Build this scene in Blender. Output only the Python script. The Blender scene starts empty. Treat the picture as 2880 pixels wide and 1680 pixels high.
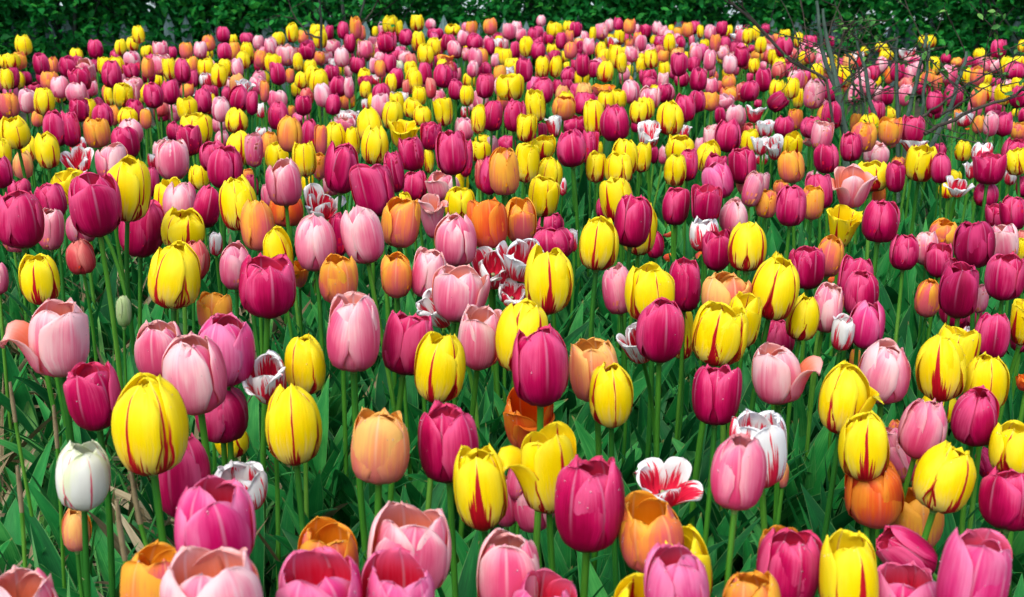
import bpy, math
import numpy as np
from mathutils import Vector, Matrix

# ---------------------------------------------------------------- camera, sky, sun, exposure
SC = bpy.context.scene
COL = SC.collection
F = 3500.0                       # focal length in photo pixels (photo 2880 wide)
YH = -210.0                      # where the horizon lies above the frame
TH = math.atan((840 - YH) / F)
HB = 0.55                        # camera height above the blooms
HC = 0.99                        # camera height above the soil
cam_d = bpy.data.cameras.new('camera'); cam = bpy.data.objects.new('camera', cam_d); COL.objects.link(cam)
cam.location = (0, 0, HC); cam.rotation_euler = (math.radians(90) - TH, 0, 0)
cam_d.sensor_width = 36; cam_d.lens = F / 2880 * 36; cam_d.clip_start = 0.02; cam_d.clip_end = 500
cam_d.dof.use_dof = True; cam_d.dof.focus_distance = 2.1; cam_d.dof.aperture_fstop = 12.5
SC.camera = cam
SUN_EL, SUN_AZ = math.radians(58), math.radians(205)
w = bpy.data.worlds.new("World"); SC.world = w; w.use_nodes = True
nt = w.node_tree; bg = nt.nodes['Background']
sky = nt.nodes.new('ShaderNodeTexSky'); sky.sky_type = 'NISHITA'; sky.sun_disc = False
sky.sun_elevation = SUN_EL; sky.sun_rotation = SUN_AZ; sky.air_density = 0.8; sky.dust_density = 3.0; sky.ozone_density = 0.6
nt.links.new(sky.outputs[0], bg.inputs[0]); bg.inputs[1].default_value = 0.15
sd = bpy.data.lights.new('sun', 'SUN'); sd.energy = 1.05; sd.angle = math.radians(55); sd.color = (1, 0.965, 0.9)
so = bpy.data.objects.new('sun', sd); COL.objects.link(so)
dirv = Vector((math.sin(SUN_AZ) * math.cos(SUN_EL), math.cos(SUN_AZ) * math.cos(SUN_EL), math.sin(SUN_EL)))
so.rotation_euler = dirv.to_track_quat('Z', 'Y').to_euler(); so.location = (0, -5, 6)
SC.view_settings.view_transform = 'Standard'; SC.view_settings.look = 'None'
SC.view_settings.exposure = 1.15; SC.view_settings.gamma = 1
SC.cycles.max_bounces = 8; SC.cycles.transparent_max_bounces = 8
RN = np.random.default_rng(7)

def px(x, y, z):
    """photo pixel at depth z along the optical axis -> world point"""
    t = (840 - y) / F
    return np.array((z * (x - 1440) / F, z * (math.cos(TH) + t * math.sin(TH)), HC + z * (t * math.cos(TH) - math.sin(TH))))
def plane_depth(y, h=HB):
    return h / ((y - 840) / F * math.cos(TH) + math.sin(TH))

# ---------------------------------------------------------------- node material helpers
class G:
    def __init__(s, name):
        s.m = bpy.data.materials.new(name); s.m.use_nodes = True; s.t = s.m.node_tree; s.N = s.t.nodes; s.L = s.t.links
        s.p = s.N['Principled BSDF']; s.out = s.N['Material Output']
    def n(s, typ, **kw):
        o = s.N.new(typ)
        for k, v in kw.items(): setattr(o, k, v)
        return o
    def lk(s, a, b): s.L.new(a, b)
    def put(s, inp, v):
        if isinstance(v, (int, float)): inp.default_value = v
        elif isinstance(v, tuple): inp.default_value = v if len(v) == 4 or inp.type == 'VECTOR' else (*v, 1)
        else: s.lk(v, inp)
    def math(s, op, a, b=0.0, c=0.0, clamp=False):
        o = s.n('ShaderNodeMath', operation=op); o.use_clamp = clamp
        s.put(o.inputs[0], a); s.put(o.inputs[1], b); s.put(o.inputs[2], c); return o.outputs[0]
    def mix(s, f, a, b):
        o = s.n('ShaderNodeMix', data_type='RGBA'); s.put(o.inputs[0], f); s.put(o.inputs[6], a); s.put(o.inputs[7], b); return o.outputs[2]
    def ss(s, x, a, b, to0=0.0, to1=1.0):
        o = s.n('ShaderNodeMapRange', interpolation_type='SMOOTHSTEP'); s.put(o.inputs[0], x)
        s.put(o.inputs[1], a); s.put(o.inputs[2], b); o.inputs[3].default_value = to0; o.inputs[4].default_value = to1; return o.outputs[0]
    def attr(s, name): return s.n('ShaderNodeAttribute', attribute_name=name).outputs['Fac']
    def noise(s, vec, scale, detail=2.0, rough=0.5):
        o = s.n('ShaderNodeTexNoise'); o.inputs['Scale'].default_value = scale; o.inputs['Detail'].default_value = detail
        o.inputs['Roughness'].default_value = rough
        if vec is not None: s.lk(vec, o.inputs['Vector'])
        return o.outputs['Fac']
    def xyz(s, a, b, c):
        o = s.n('ShaderNodeCombineXYZ'); s.put(o.inputs[0], a); s.put(o.inputs[1], b); s.put(o.inputs[2], c); return o.outputs[0]
    def uv(s):
        o = s.n('ShaderNodeUVMap', uv_map='UVMap'); q = s.n('ShaderNodeSeparateXYZ'); s.lk(o.outputs[0], q.inputs[0]); return q.outputs[0], q.outputs[1]
    def translucent(s, col, fac):
        tr = s.n('ShaderNodeBsdfTranslucent'); s.put(tr.inputs[0], col)
        mx = s.n('ShaderNodeMixShader'); mx.inputs[0].default_value = fac
        s.lk(s.p.outputs[0], mx.inputs[1]); s.lk(tr.outputs[0], mx.inputs[2]); s.lk(mx.outputs[0], s.out.inputs[0])
    def bump(s, h, strength, dist):
        b = s.n('ShaderNodeBump'); b.inputs['Strength'].default_value = strength; b.inputs['Distance'].default_value = dist
        s.lk(h, b.inputs['Height']); s.lk(b.outputs[0], s.p.inputs['Normal'])

def petal_mat(name, deep, body, edge, inner, innerbase, rib, basec, baseh=0.34, basen=0.12, flame=None, flamecol=(0.42, 0.006, 0.02), vary=0.5, ribw=0.38):
    g = G(name); u, v = g.uv(); rnd = g.attr('rnd'); inn = g.attr('inner')
    r37 = g.math('MULTIPLY', rnd, 37.0)
    au = g.math('ABSOLUTE', g.math('SUBTRACT', u, 0.5))                      # 0 centre .. .5 edge
    fine = g.noise(g.xyz(g.math('MULTIPLY', u, 26), g.math('MULTIPLY', v, 1.6), r37), 1.0, 3, 0.6)
    broad = g.noise(g.xyz(g.math('MULTIPLY', u, 4.0), g.math('MULTIPLY', v, 2.0), r37), 1.0, 2, 0.5)
    e = g.math('ADD', g.math('MULTIPLY', au, 1.7), g.math('MULTIPLY', g.math('SUBTRACT', v, 0.42), 1.15))
    e = g.math('ADD', e, g.math('MULTIPLY', g.math('SUBTRACT', broad, 0.5), 1.1))
    e = g.math('ADD', e, g.math('MULTIPLY', g.math('SUBTRACT', fine, 0.5), 0.6))
    vein = g.noise(g.xyz(g.math('MULTIPLY', u, 75), g.math('MULTIPLY', v, 2.2), r37), 1.0, 2, 0.6)
    e = g.math('ADD', e, g.math('MULTIPLY', g.math('SUBTRACT', vein, 0.5), 0.55))
    e = g.math('ADD', e, g.math('MULTIPLY', g.math('SUBTRACT', rnd, 0.5), vary))
    c = g.mix(g.ss(e, -0.05, 0.55), deep, body)
    c = g.mix(g.ss(e, 0.45, 1.15), c, edge)
    c = g.mix(g.ss(g.math('ADD', v, g.math('MULTIPLY', g.math('SUBTRACT', fine, 0.35), basen)), baseh, 0.02), c, basec)
    ribm = g.math('MULTIPLY', g.ss(au, 0.035, 0.006), g.math('MULTIPLY', g.ss(v, 0.25, 0.75), ribw))
    c = g.mix(ribm, c, rib)
    ci = g.mix(g.ss(v, 0.5, 0.05), g.mix(g.ss(fine, 0.3, 0.7), inner, g.mix(0.12, inner, edge)), innerbase)
    ci = g.mix(g.ss(v, 0.55, 1.0, 0.0, 0.6), ci, edge)
    ci = g.mix(g.math('MULTIPLY', g.ss(au, 0.03, 0.01), ribw), ci, rib)
    c = g.mix(inn, c, ci)
    if flame:
        L, W, FING, EDGE = flame
        jag = g.noise(g.xyz(g.math('MULTIPLY', u, 22), g.math('MULTIPLY', v, 1.1), g.math('ADD', r37, 5.0)), 1.0, 2, 0.7)
        wob = g.noise(g.xyz(0.0, g.math('MULTIPLY', v, 3.0), r37), 1.0, 2)
        auc = g.math('ABSOLUTE', g.math('ADD', g.math('SUBTRACT', u, 0.5), g.math('MULTIPLY', g.math('SUBTRACT', wob, 0.5), 0.06)))
        amt = g.math('MULTIPLY', g.math('POWER', rnd, 1.3), 1.7)
        # centre line, wide at the foot and running out near the tip
        hw = g.math('MULTIPLY', g.math('POWER', g.math('MAXIMUM', g.math('SUBTRACT', L, v), 0.0), 1.4), W)
        hw = g.math('ADD', g.math('MULTIPLY', hw, amt), g.math('MULTIPLY', g.math('SUBTRACT', wob, 0.22), 0.045))
        line = g.ss(g.math('SUBTRACT', hw, auc), -0.004, 0.008)
        line = g.math('MULTIPLY', line, g.ss(v, 0.98, 0.8))
        fg = g.math('SUBTRACT', jag, g.math('ADD', g.math('MULTIPLY', v, FING), g.math('MULTIPLY', auc, EDGE)))
        fg = g.ss(g.math('ADD', fg, g.math('MULTIPLY', g.math('SUBTRACT', rnd, 0.45), 0.34)), -0.03, 0.07)
        ef = g.math('SUBTRACT', g.math('ADD', au, g.math('MULTIPLY', jag, 0.12)), g.math('ADD', 0.475, g.math('MULTIPLY', v, 0.10)))
        ef = g.math('MULTIPLY', g.ss(ef, 0.0, 0.02), g.ss(v, 0.75, 0.45))
        mk = g.math('MAXIMUM', g.math('MAXIMUM', line, fg), ef)
        c = g.mix(mk, c, g.mix(g.ss(fine, 0.35, 0.65), flamecol, tuple(x * 1.35 for x in flamecol)))
    g.put(g.p.inputs['Base Color'], c)
    g.p.inputs['Roughness'].default_value = 0.42
    g.p.inputs['Specular IOR Level'].default_value = 0.22
    g.bump(g.math('ADD', g.math('ADD', g.math('MULTIPLY', fine, 0.7), g.math('MULTIPLY', vein, 0.35)), broad), 0.55, 0.0014)
    g.translucent(c, 0.40)
    return g.m

M = {}
M['m'] = petal_mat('petal_magenta', (0.33, 0.0, 0.046), (0.58, 0.003, 0.102), (0.80, 0.10, 0.26), (0.80, 0.006, 0.05), (0.5, 0.0, 0.03), (0.82, 0.38, 0.56), (0.20, 0.001, 0.04))
M['l'] = petal_mat('petal_rose', (0.64, 0.005, 0.14), (0.79, 0.06, 0.26), (0.87, 0.25, 0.46), (0.84, 0.010, 0.05), (0.6, 0.0, 0.03), (0.86, 0.52, 0.66), (0.38, 0.01, 0.09))
M['d'] = petal_mat('petal_wine', (0.22, 0.0, 0.032), (0.40, 0.001, 0.064), (0.64, 0.045, 0.18), (0.60, 0.003, 0.03), (0.3, 0.0, 0.02), (0.64, 0.20, 0.38), (0.10, 0.001, 0.022))
M['p'] = petal_mat('petal_pink', (0.72, 0.055, 0.18), (0.81, 0.17, 0.31), (0.88, 0.44, 0.50), (0.82, 0.20, 0.13), (0.8, 0.3, 0.1), (0.88, 0.66, 0.68), (0.46, 0.07, 0.12))
M['s'] = petal_mat('petal_pale_pink', (0.76, 0.085, 0.22), (0.87, 0.26, 0.38), (0.94, 0.66, 0.66), (0.94, 0.26, 0.11), (0.88, 0.4, 0.08), (0.92, 0.82, 0.82), (0.58, 0.10, 0.15), vary=0.8)
M['o'] = petal_mat('petal_orange', (0.76, 0.13, 0.16), (0.88, 0.26, 0.07), (0.94, 0.50, 0.05), (0.93, 0.30, 0.003), (0.92, 0.50, 0.01), (0.92, 0.64, 0.25), (0.68, 0.13, 0.17), vary=1.0, baseh=0.78, basen=0.9)
M['a'] = petal_mat('petal_peach', (0.76, 0.19, 0.11), (0.86, 0.36, 0.13), (0.92, 0.58, 0.16), (0.90, 0.36, 0.01), (0.88, 0.5, 0.02), (0.94, 0.78, 0.48), (0.76, 0.23, 0.24), vary=0.7, baseh=0.78, basen=0.9)
M['r'] = petal_mat('petal_red_orange', (0.74, 0.06, 0.03), (0.84, 0.13, 0.02), (0.90, 0.32, 0.03), (0.88, 0.09, 0.0), (0.8, 0.3, 0.0), (0.9, 0.42, 0.15), (0.66, 0.11, 0.13), baseh=0.7, basen=0.8)
M['c'] = petal_mat('petal_coral', (0.64, 0.035, 0.06), (0.74, 0.10, 0.11), (0.84, 0.30, 0.24), (0.76, 0.02, 0.015), (0.7, 0.1, 0.02), (0.88, 0.54, 0.48), (0.44, 0.04, 0.07))
M['y'] = petal_mat('petal_yellow', (0.93, 0.70, 0.0), (0.96, 0.79, 0.0), (0.98, 0.86, 0.03), (0.96, 0.72, 0.0), (0.85, 0.35, 0.01), (0.95, 0.84, 0.35), (0.92, 0.80, 0.30),
                   flame=(0.95, 0.085, 1.25, 1.25), flamecol=(0.45, 0.006, 0.015), baseh=0.62, basen=0.8, vary=0.3, ribw=0.3)
M['w'] = petal_mat('petal_white_flamed', (0.84, 0.84, 0.80), (0.88, 0.89, 0.86), (0.92, 0.93, 0.91), (0.90, 0.91, 0.88), (0.7, 0.02, 0.05), (0.88, 0.90, 0.78), (0.75, 0.10, 0.16),
                   flame=(0.95, 0.08, 0.60, 0.66), flamecol=(0.68, 0.018, 0.06), vary=0.2, ribw=0.2)
M['g'] = petal_mat('petal_white_green', (0.80, 0.80, 0.72), (0.84, 0.86, 0.78), (0.78, 0.84, 0.55), (0.84, 0.85, 0.78), (0.6, 0.7, 0.3), (0.62, 0.75, 0.25), (0.74, 0.62, 0.58),
                   flame=(0.85, 0.03, 2.0, 1.3), flamecol=(0.66, 0.10, 0.16), vary=0.2, ribw=0.2)
M['b'] = petal_mat('petal_green_bud', (0.30, 0.48, 0.16), (0.42, 0.58, 0.24), (0.55, 0.66, 0.34), (0.4, 0.5, 0.2), (0.4, 0.5, 0.2), (0.6, 0.7, 0.4), (0.22, 0.40, 0.10))

def green_mat(name, dark, mid, light, rough=0.42, tr=0.22, spec=0.4, edge=None, veins=36):
    g = G(name); u, v = g.uv(); rnd = g.attr('rnd')
    r = g.math('MULTIPLY', rnd, 53.0)
    st = g.noise(g.xyz(g.math('MULTIPLY', u, veins), g.math('MULTIPLY', v, 2.0), r), 1.0, 2)
    bl = g.noise(g.xyz(g.math('MULTIPLY', u, 2.0), g.math('MULTIPLY', v, 5.0), r), 1.0, 3, 0.6)
    k = g.math('ADD', g.math('MULTIPLY', rnd, 0.9), g.math('MULTIPLY', g.math('SUBTRACT', bl, 0.5), 1.2))
    k = g.math('ADD', k, g.math('MULTIPLY', g.math('SUBTRACT', st, 0.5), 0.8))
    tc = g.n('ShaderNodeTexCoord'); big = g.noise(tc.outputs['Object'], 3.5, 3, 0.6)
    k = g.math('ADD', k, g.math('MULTIPLY', g.math('SUBTRACT', big, 0.5), 1.3))
    c = g.mix(g.ss(k, 0.0, 0.6), dark, mid); c = g.mix(g.ss(k, 0.55, 1.15), c, light)
    if edge:
        au = g.math('ABSOLUTE', g.math('SUBTRACT', u, 0.5))
        c = g.mix(g.math('MULTIPLY', g.ss(au, 0.455, 0.495), 0.65), c, edge)
        c = g.mix(g.math('MULTIPLY', g.ss(v, 0.965, 1.0), g.ss(rnd, 0.45, 0.7)), c, (0.30, 0.20, 0.07))
    g.put(g.p.inputs['Base Color'], c); g.p.inputs['Roughness'].default_value = rough
    g.p.inputs['Specular IOR Level'].default_value = spec
    g.bump(st, 0.25, 0.0015)
    if tr: g.translucent(c, tr)
    return g.m
M['leaf'] = green_mat('tulip_leaf_green', (0.004, 0.085, 0.018), (0.012, 0.20, 0.034), (0.07, 0.37, 0.07), 0.52, 0.25, 0.20, edge=(0.17, 0.40, 0.12))
M['stem'] = green_mat('stem_green', (0.014, 0.110, 0.010), (0.045, 0.19, 0.012), (0.11, 0.27, 0.03), 0.45, 0, 0.35, veins=8)
M['grass'] = green_mat('grass_green', (0.012, 0.10, 0.022), (0.045, 0.22, 0.035), (0.16, 0.40, 0.08), 0.5, 0.2, 0.3)
M['straw'] = green_mat('dry_straw', (0.10, 0.075, 0.03), (0.24, 0.19, 0.10), (0.42, 0.36, 0.22), 0.7, 0.1, 0.2)
M['weed'] = green_mat('weed_green', (0.006, 0.070, 0.022), (0.014, 0.125, 0.030), (0.04, 0.22, 0.05), 0.55, 0.2, 0.3, veins=14)
M['hedge'] = green_mat('hedge_leaf_green', (0.003, 0.085, 0.014), (0.008, 0.19, 0.028), (0.06, 0.38, 0.04), 0.6, 0.38, 0.15, veins=12)
M['hedge_far'] = green_mat('far_leaf_green', (0.002, 0.05, 0.014), (0.004, 0.10, 0.025), (0.02, 0.2, 0.04), 0.6, 0.3, 0.2)
M['young'] = green_mat('young_leaf_green', (0.02, 0.12, 0.02), (0.06, 0.22, 0.03), (0.16, 0.36, 0.06), 0.5, 0.3, 0.3)
M['bud'] = M['b']

def simple_mat(name, c1, c2, scale, rough=0.85, bump=0.4, stretch=(1, 1, 1), spec=0.2):
    g = G(name); tc = g.n('ShaderNodeTexCoord'); mp = g.n('ShaderNodeMapping'); g.lk(tc.outputs['Object'], mp.inputs[0])
    mp.inputs['Scale'].default_value = stretch
    a = g.noise(mp.outputs[0], scale, 6, 0.65); b = g.noise(mp.outputs[0], scale * 0.17, 3)
    c = g.mix(g.ss(g.math('ADD', g.math('MULTIPLY', a, 0.6), g.math('MULTIPLY', b, 0.5)), 0.35, 0.75), c1, c2)
    g.put(g.p.inputs['Base Color'], c); g.p.inputs['Roughness'].default_value = rough; g.p.inputs['Specular IOR Level'].default_value = spec
    g.bump(a, bump, 0.02); return g.m
M['soil'] = simple_mat('soil', (0.012, 0.014, 0.008), (0.06, 0.05, 0.03), 25)
M['path'] = simple_mat('pale_gravel', (0.25, 0.32, 0.29), (0.45, 0.55, 0.50), 30)
M['bark'] = simple_mat('grey_green_bark', (0.02, 0.042, 0.03), (0.07, 0.115, 0.085), 22, 0.8, 0.5, (3, 3, 0.6))
M['darkbark'] = simple_mat('dark_bark', (0.010, 0.016, 0.012), (0.035, 0.045, 0.035), 22, 0.85, 0.5, (3, 3, 0.6))
M['twig'] = simple_mat('dark_twig', (0.02, 0.018, 0.015), (0.06, 0.05, 0.035), 40, 0.8, 0.3)
M['wood'] = simple_mat('weathered_fence_wood', (0.06, 0.11, 0.105), (0.19, 0.29, 0.28), 18, 0.8, 0.4, (6, 6, 0.7))
g = G('stamen_black'); g.p.inputs['Base Color'].default_value = (0.02, 0.012, 0.02, 1); g.p.inputs['Roughness'].default_value = 0.7; M['stamen'] = g.m

g = G('dew_water'); g.p.inputs['Base Color'].default_value = (1, 1, 1, 1); g.p.inputs['Roughness'].default_value = 0.03; g.p.inputs['Transmission Weight'].default_value = 0.85; g.p.inputs['IOR'].default_value = 1.33; M['dew'] = g.m
# ---------------------------------------------------------------- mesh helpers
def mesh(name, V, Q, uv=None, attrs=None, mats=(), mi=None, smooth=True):
    V = np.asarray(V, np.float32).reshape(-1, 3); Q = np.asarray(Q, np.int32)
    me = bpy.data.meshes.new(name); k = Q.shape[1]
    me.vertices.add(len(V)); me.vertices.foreach_set('co', V.ravel())
    me.loops.add(Q.size); me.loops.foreach_set('vertex_index', Q.ravel())
    me.polygons.add(len(Q)); me.polygons.foreach_set('loop_start', np.arange(0, Q.size, k, dtype=np.int32))
    me.polygons.foreach_set('loop_total', np.full(len(Q), k, np.int32))
    if smooth: me.polygons.foreach_set('use_smooth', np.ones(len(Q), bool))
    for m in mats: me.materials.append(m)
    if mi is not None: me.polygons.foreach_set('material_index', np.asarray(mi, np.int32))
    me.update(calc_edges=True)
    if uv is not None:
        l = me.uv_layers.new(name='UVMap'); l.data.foreach_set('uv', np.asarray(uv, np.float32).reshape(-1, 2)[Q.ravel()].ravel())
    for kx, a in (attrs or {}).items():
        at = me.attributes.new(kx, 'FLOAT', 'POINT')
        at.data.foreach_set('value', np.broadcast_to(np.asarray(a, np.float32), (len(V),)).copy())
    return me
def link(name, data, parent=None):
    o = bpy.data.objects.new(name, data); COL.objects.link(o)
    if parent is not None: o.parent = parent
    return o
def tag(o, label=None, cat=None, group=None, kind=None):
    if label: o['label'] = label
    if cat: o['category'] = cat
    if group: o['group'] = group
    if kind: o['kind'] = kind
    return o
_gq = {}
def gridq(a, b):                      # quads of an a x b vertex grid
    if (a, b) not in _gq:
        i = np.arange(a - 1)[:, None] * b + np.arange(b - 1)[None]
        _gq[a, b] = np.stack([i, i + 1, i + 1 + b, i + b], -1).reshape(-1, 4)
    return _gq[a, b]
def cat(parts):
    """join (V, Q, uv, rnd, inner, mi) tuples"""
    V, Q, U, R, I, MI = [], [], [], [], [], []; n = 0
    for p in parts:
        V.append(p[0]); Q.append(p[1] + n); U.append(p[2]); R.append(np.broadcast_to(p[3], (len(p[0]),))); I.append(np.broadcast_to(p[4], (len(p[0]),)))
        MI.append(np.full(len(p[1]), p[5] if len(p) > 5 else 0)); n += len(p[0])
    return [np.concatenate(x) for x in (V, Q, U, R, I, MI)]
def tube(pts, rad, ns=8, rnd=0.5):
    pts = np.asarray(pts, float); rad = np.broadcast_to(rad, (len(pts),)); T = np.gradient(pts, axis=0); T /= np.linalg.norm(T, axis=1)[:, None] + 1e-9
    ref = np.array((0.13, 0.97, 0.2)) if abs(T[0][1]) < 0.8 else np.array((1.0, 0, 0.1))
    A = np.cross(T, ref); A /= np.linalg.norm(A, axis=1)[:, None]; B = np.cross(T, A)
    an = np.linspace(0, 2 * math.pi, ns + 1)
    V = pts[:, None] + rad[:, None, None] * (np.cos(an)[None, :, None] * A[:, None] + np.sin(an)[None, :, None] * B[:, None])
    uv = np.stack(np.broadcast_arrays(np.linspace(0, 1, ns + 1)[None], np.linspace(0, 1, len(pts))[:, None]), -1).reshape(-1, 2)
    return V.reshape(-1, 3), gridq(len(pts), ns + 1), uv, rnd, 0.0
def bez(p0, p1, p2, p3, n):
    t = np.linspace(0, 1, n)[:, None]; p0, p1, p2, p3 = map(lambda a: np.asarray(a, float), (p0, p1, p2, p3))
    return (1 - t) ** 3 * p0 + 3 * (1 - t) ** 2 * t * p1 + 3 * (1 - t) * t * t * p2 + t ** 3 * p3
def fbox(x0, x1, y0, y1, z0, z1):
    V = np.array([(x, y, z) for x in (x0, x1) for y in (y0, y1) for z in (z0, z1)])
    Q = np.array([(0, 1, 3, 2), (4, 6, 7, 5), (0, 4, 5, 1), (2, 3, 7, 6), (0, 2, 6, 4), (1, 5, 7, 3)])
    return V, Q, np.zeros((8, 2)), 0.5, 0.0

# ---------------------------------------------------------------- tulip petals
KV = np.array([0, .08, .2, .4, .6, .8, 1.0])
RC = np.array([.10, .42, .78, 1.0, .98, .74, .24]); RO = np.array([.10, .44, .80, 1.0, 1.0, .90, .68]); RF = np.array([.10, .48, .90, 1.30, 1.58, 1.86, 2.05])
ZC = np.array([0, .015, .10, .36, .63, .86, 1.0]); ZF = np.array([0, .02, .10, .33, .60, .84, .98])
def prof(o):
    if o < .5: k = o / .5; r = RC * (1 - k) + RO * k; z = ZC
    else: k = ((o - .5) / .5) ** 1.8; r = RO * (1 - k) + RF * k; z = ZC * (1 - k) + ZF * k
    return r, z
def spl(x, xp, fp):                    # smooth interpolation (Catmull-like through a cubic fit)
    d = np.gradient(fp, xp); i = np.clip(np.searchsorted(xp, x) - 1, 0, len(xp) - 2)
    h = xp[i + 1] - xp[i]; t = (x - xp[i]) / h
    return (2 * t**3 - 3 * t**2 + 1) * fp[i] + (t**3 - 2 * t**2 + t) * h * d[i] + (-2 * t**3 + 3 * t**2) * fp[i + 1] + (t**3 - t**2) * h * d[i + 1]
RUF = [1.0]
def petal(R, H, o, th, outer, rng, nu, nv, double=True, bend=0.0):
    r_, z_ = prof(min(1.0, max(0.0, o)))
    v = np.sin(np.linspace(0, 1, nv) * math.pi / 2) ** 1.05
    ro = spl(v, KV, r_) * R; zo = spl(v, KV, z_) * H * (1 + rng.normal(-.01, .03))
    ro = ro * (1.0 if outer else 0.91)
    if not outer: zo = zo * (1.0 + rng.normal(0.0, .02))
    ro = ro + R * rng.normal(0, .08) * v ** 2 + R * rng.normal(0, .03) * np.sin(v * 3.14)
    ro = ro + R * rng.normal(.02, .05) * v ** 9
    # petal that folds away from the cup
    if bend > 0:
        k = np.clip((v - .35) / .65, 0, 1); ro = ro + R * bend * k ** 1.4; zo = zo - H * bend * 0.42 * k ** 2
    Wm = (1.08 if outer else 1.0) * max(R, .36 * H, (.50 * max(r_) * R if o > .7 else 0)) * rng.uniform(.93, 1.05)
    W = Wm * (0.20 + 0.80 * np.clip(v / .42, 0, 1) ** .75) * np.sqrt(np.clip(1 - np.clip((v - .45) / .55, 0, 1) ** 3.0, 0.0, 1))
    rho = .5 * np.maximum(ro, .25 * R) + .5 * R
    u = np.linspace(-1, 1, nu)
    al = (W / rho)[:, None] * u[None]
    dr = np.gradient(ro); dz = np.gradient(zo); L = np.hypot(dr, dz) + 1e-9; nr, nz = -dz / L, dr / L     # inward normal
    inw = rho[:, None] * (1 - np.cos(al))
    ph, ph2 = rng.uniform(0, 6.28, 2); amp = R * rng.uniform(.015, .07) * (2.2 if o > .75 else 1) * RUF[0]
    wav = amp * (v[:, None] ** 3) * np.sin(u[None] * rng.uniform(3, 7) + ph) + R * .05 * rng.uniform(-.6, 1) * (np.abs(u)[None] ** 3) * v[:, None] ** 1.5 * -1
    wav = wav + R * .035 * np.sin(u[None] * rng.uniform(2, 4.5) + v[:, None] * rng.uniform(2, 6) + ph2) * np.clip(v[:, None] * 1.6, 0, 1)
    if RUF[0] > 1: wav = wav + R * .07 * np.sin(u[None] * 11 + ph) * np.clip(v[:, None], 0, 1) ** 4
    rid = -R * .035 * np.exp(-(u[None] / .10) ** 2) * np.clip(v[:, None] * 2, 0, 1) * (1 if outer else .6)
    inw = inw + wav - rid * -1
    lat = rho[:, None] * np.sin(al)
    rad = ro[:, None] + inw * nr[:, None]; zz = zo[:, None] + inw * nz[:, None]
    # ragged rim and a small point at the middle of the tip
    rag = H * rng.uniform(.004, .018) * (np.sin(u[None] * 8 + ph2) + .5 * np.sin(u[None] * 19 + ph)) * v[:, None] ** 10 + H * rng.uniform(.0, .05) * np.exp(-(u[None] / .25) ** 2) * v[:, None] ** 14
    zz = zz + rag
    sk = rng.normal(0, .09) * H * v ** 2
    lat = lat + sk[:, None] * .5
    c, s = math.cos(th), math.sin(th)
    def place(rad, lat, zz): return np.stack([rad * c - lat * s, rad * s + lat * c, zz], -1).reshape(-1, 3)
    Vo = place(rad, lat, zz)
    uv = np.stack(np.broadcast_arrays((u[None] + 1) / 2, v[:, None]), -1).reshape(-1, 2)
    Q = gridq(nv, nu); rd = rng.uniform(0, 1)
    if not double: return Vo, Q, uv, rd, 0.0
    t = R * .010
    Vi = place(rad + t * nr[:, None], lat * .995, zz + t * nz[:, None])
    n = len(Vo); idx = np.arange(n).reshape(nv, nu)
    rim = []
    for a, b in ((idx[:-1, 0], idx[1:, 0]), (idx[1:, -1], idx[:-1, -1]), (idx[-1, :-1], idx[-1, 1:])):
        rim.append(np.stack([a, b, b + n, a + n], -1))
    Q2 = np.concatenate([Q, Q[:, ::-1] + n] + rim)
    return np.concatenate([Vo, Vi]), Q2, np.concatenate([uv, uv]), rd, np.concatenate([np.zeros(n), np.ones(n)])
def bloom_petals(R, H, o, rng, nu, nv, double=True, th0=None, bent=None):
    """six petals: three outer, three inner"""
    th0 = rng.uniform(0, 6.28) if th0 is None else th0; out = []
    for i in range(6):
        outer = i % 2 == 0
        oo = o + rng.normal(0, .06) + (0 if outer else -.05)
        if o > .75: oo = o - rng.choice([0, 0, .08, .2, .3])
        b = 0.0
        if bent is not None and i == 0: b = bent
        elif o > .75 and rng.random() < .35: b = rng.uniform(.2, .7)
        elif o > .3 and outer and rng.random() < .10: b = rng.uniform(.12, .35)
        out.append(petal(R, H, oo, th0 + i * math.pi / 3 + rng.normal(0, .06), outer, rng, nu, nv, double, b))
    a = rng.uniform(0, 3.14); q = rng.uniform(.90, 1.0); ca, sa = math.cos(a), math.sin(a)          # cups are never quite round
    S = np.array([[ca * ca + q * sa * sa, ca * sa * (1 - q), 0], [ca * sa * (1 - q), sa * sa + q * ca * ca, 0], [0, 0, 1]])
    return [(p[0] @ S, *p[1:]) for p in out]
def dew(p, nu, nv, rng, n, size):
    # clear water drops standing on the outer face of a petal
    V = p[0][:nu * nv].reshape(nv, nu, 3); out = []
    an = np.linspace(0, 2 * math.pi, 7)
    for _ in range(n):
        i = rng.integers(max(1, nv // 3), nv - 2); j = rng.integers(1, nu - 2); a, b = rng.uniform(0, 1, 2)
        c = (V[i, j] * (1 - a) + V[i + 1, j] * a) * (1 - b) + (V[i, j + 1] * (1 - a) + V[i + 1, j + 1] * a) * b
        t1 = V[i, j + 1] - V[i, j]; t2 = V[i + 1, j] - V[i, j]; nn = np.cross(t1, t2); nn /= np.linalg.norm(nn) + 1e-12
        if nn @ (c * (1, 1, 0)) < 0: nn = -nn
        t1 = t1 / (np.linalg.norm(t1) + 1e-12); t2 = np.cross(nn, t1); r = size * rng.uniform(.5, 1.3) ** 1.5
        rows = [c + nn * r * h + (np.cos(an)[:, None] * t1 + np.sin(an)[:, None] * t2) * r * w for h, w in ((-.15, 1.0), (.45, .85), (.75, .45), (.85, .01))]
        out.append((np.concatenate(rows), gridq(4, 7), np.zeros((28, 2)), .5, 0.0, 1))
    return out
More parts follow.
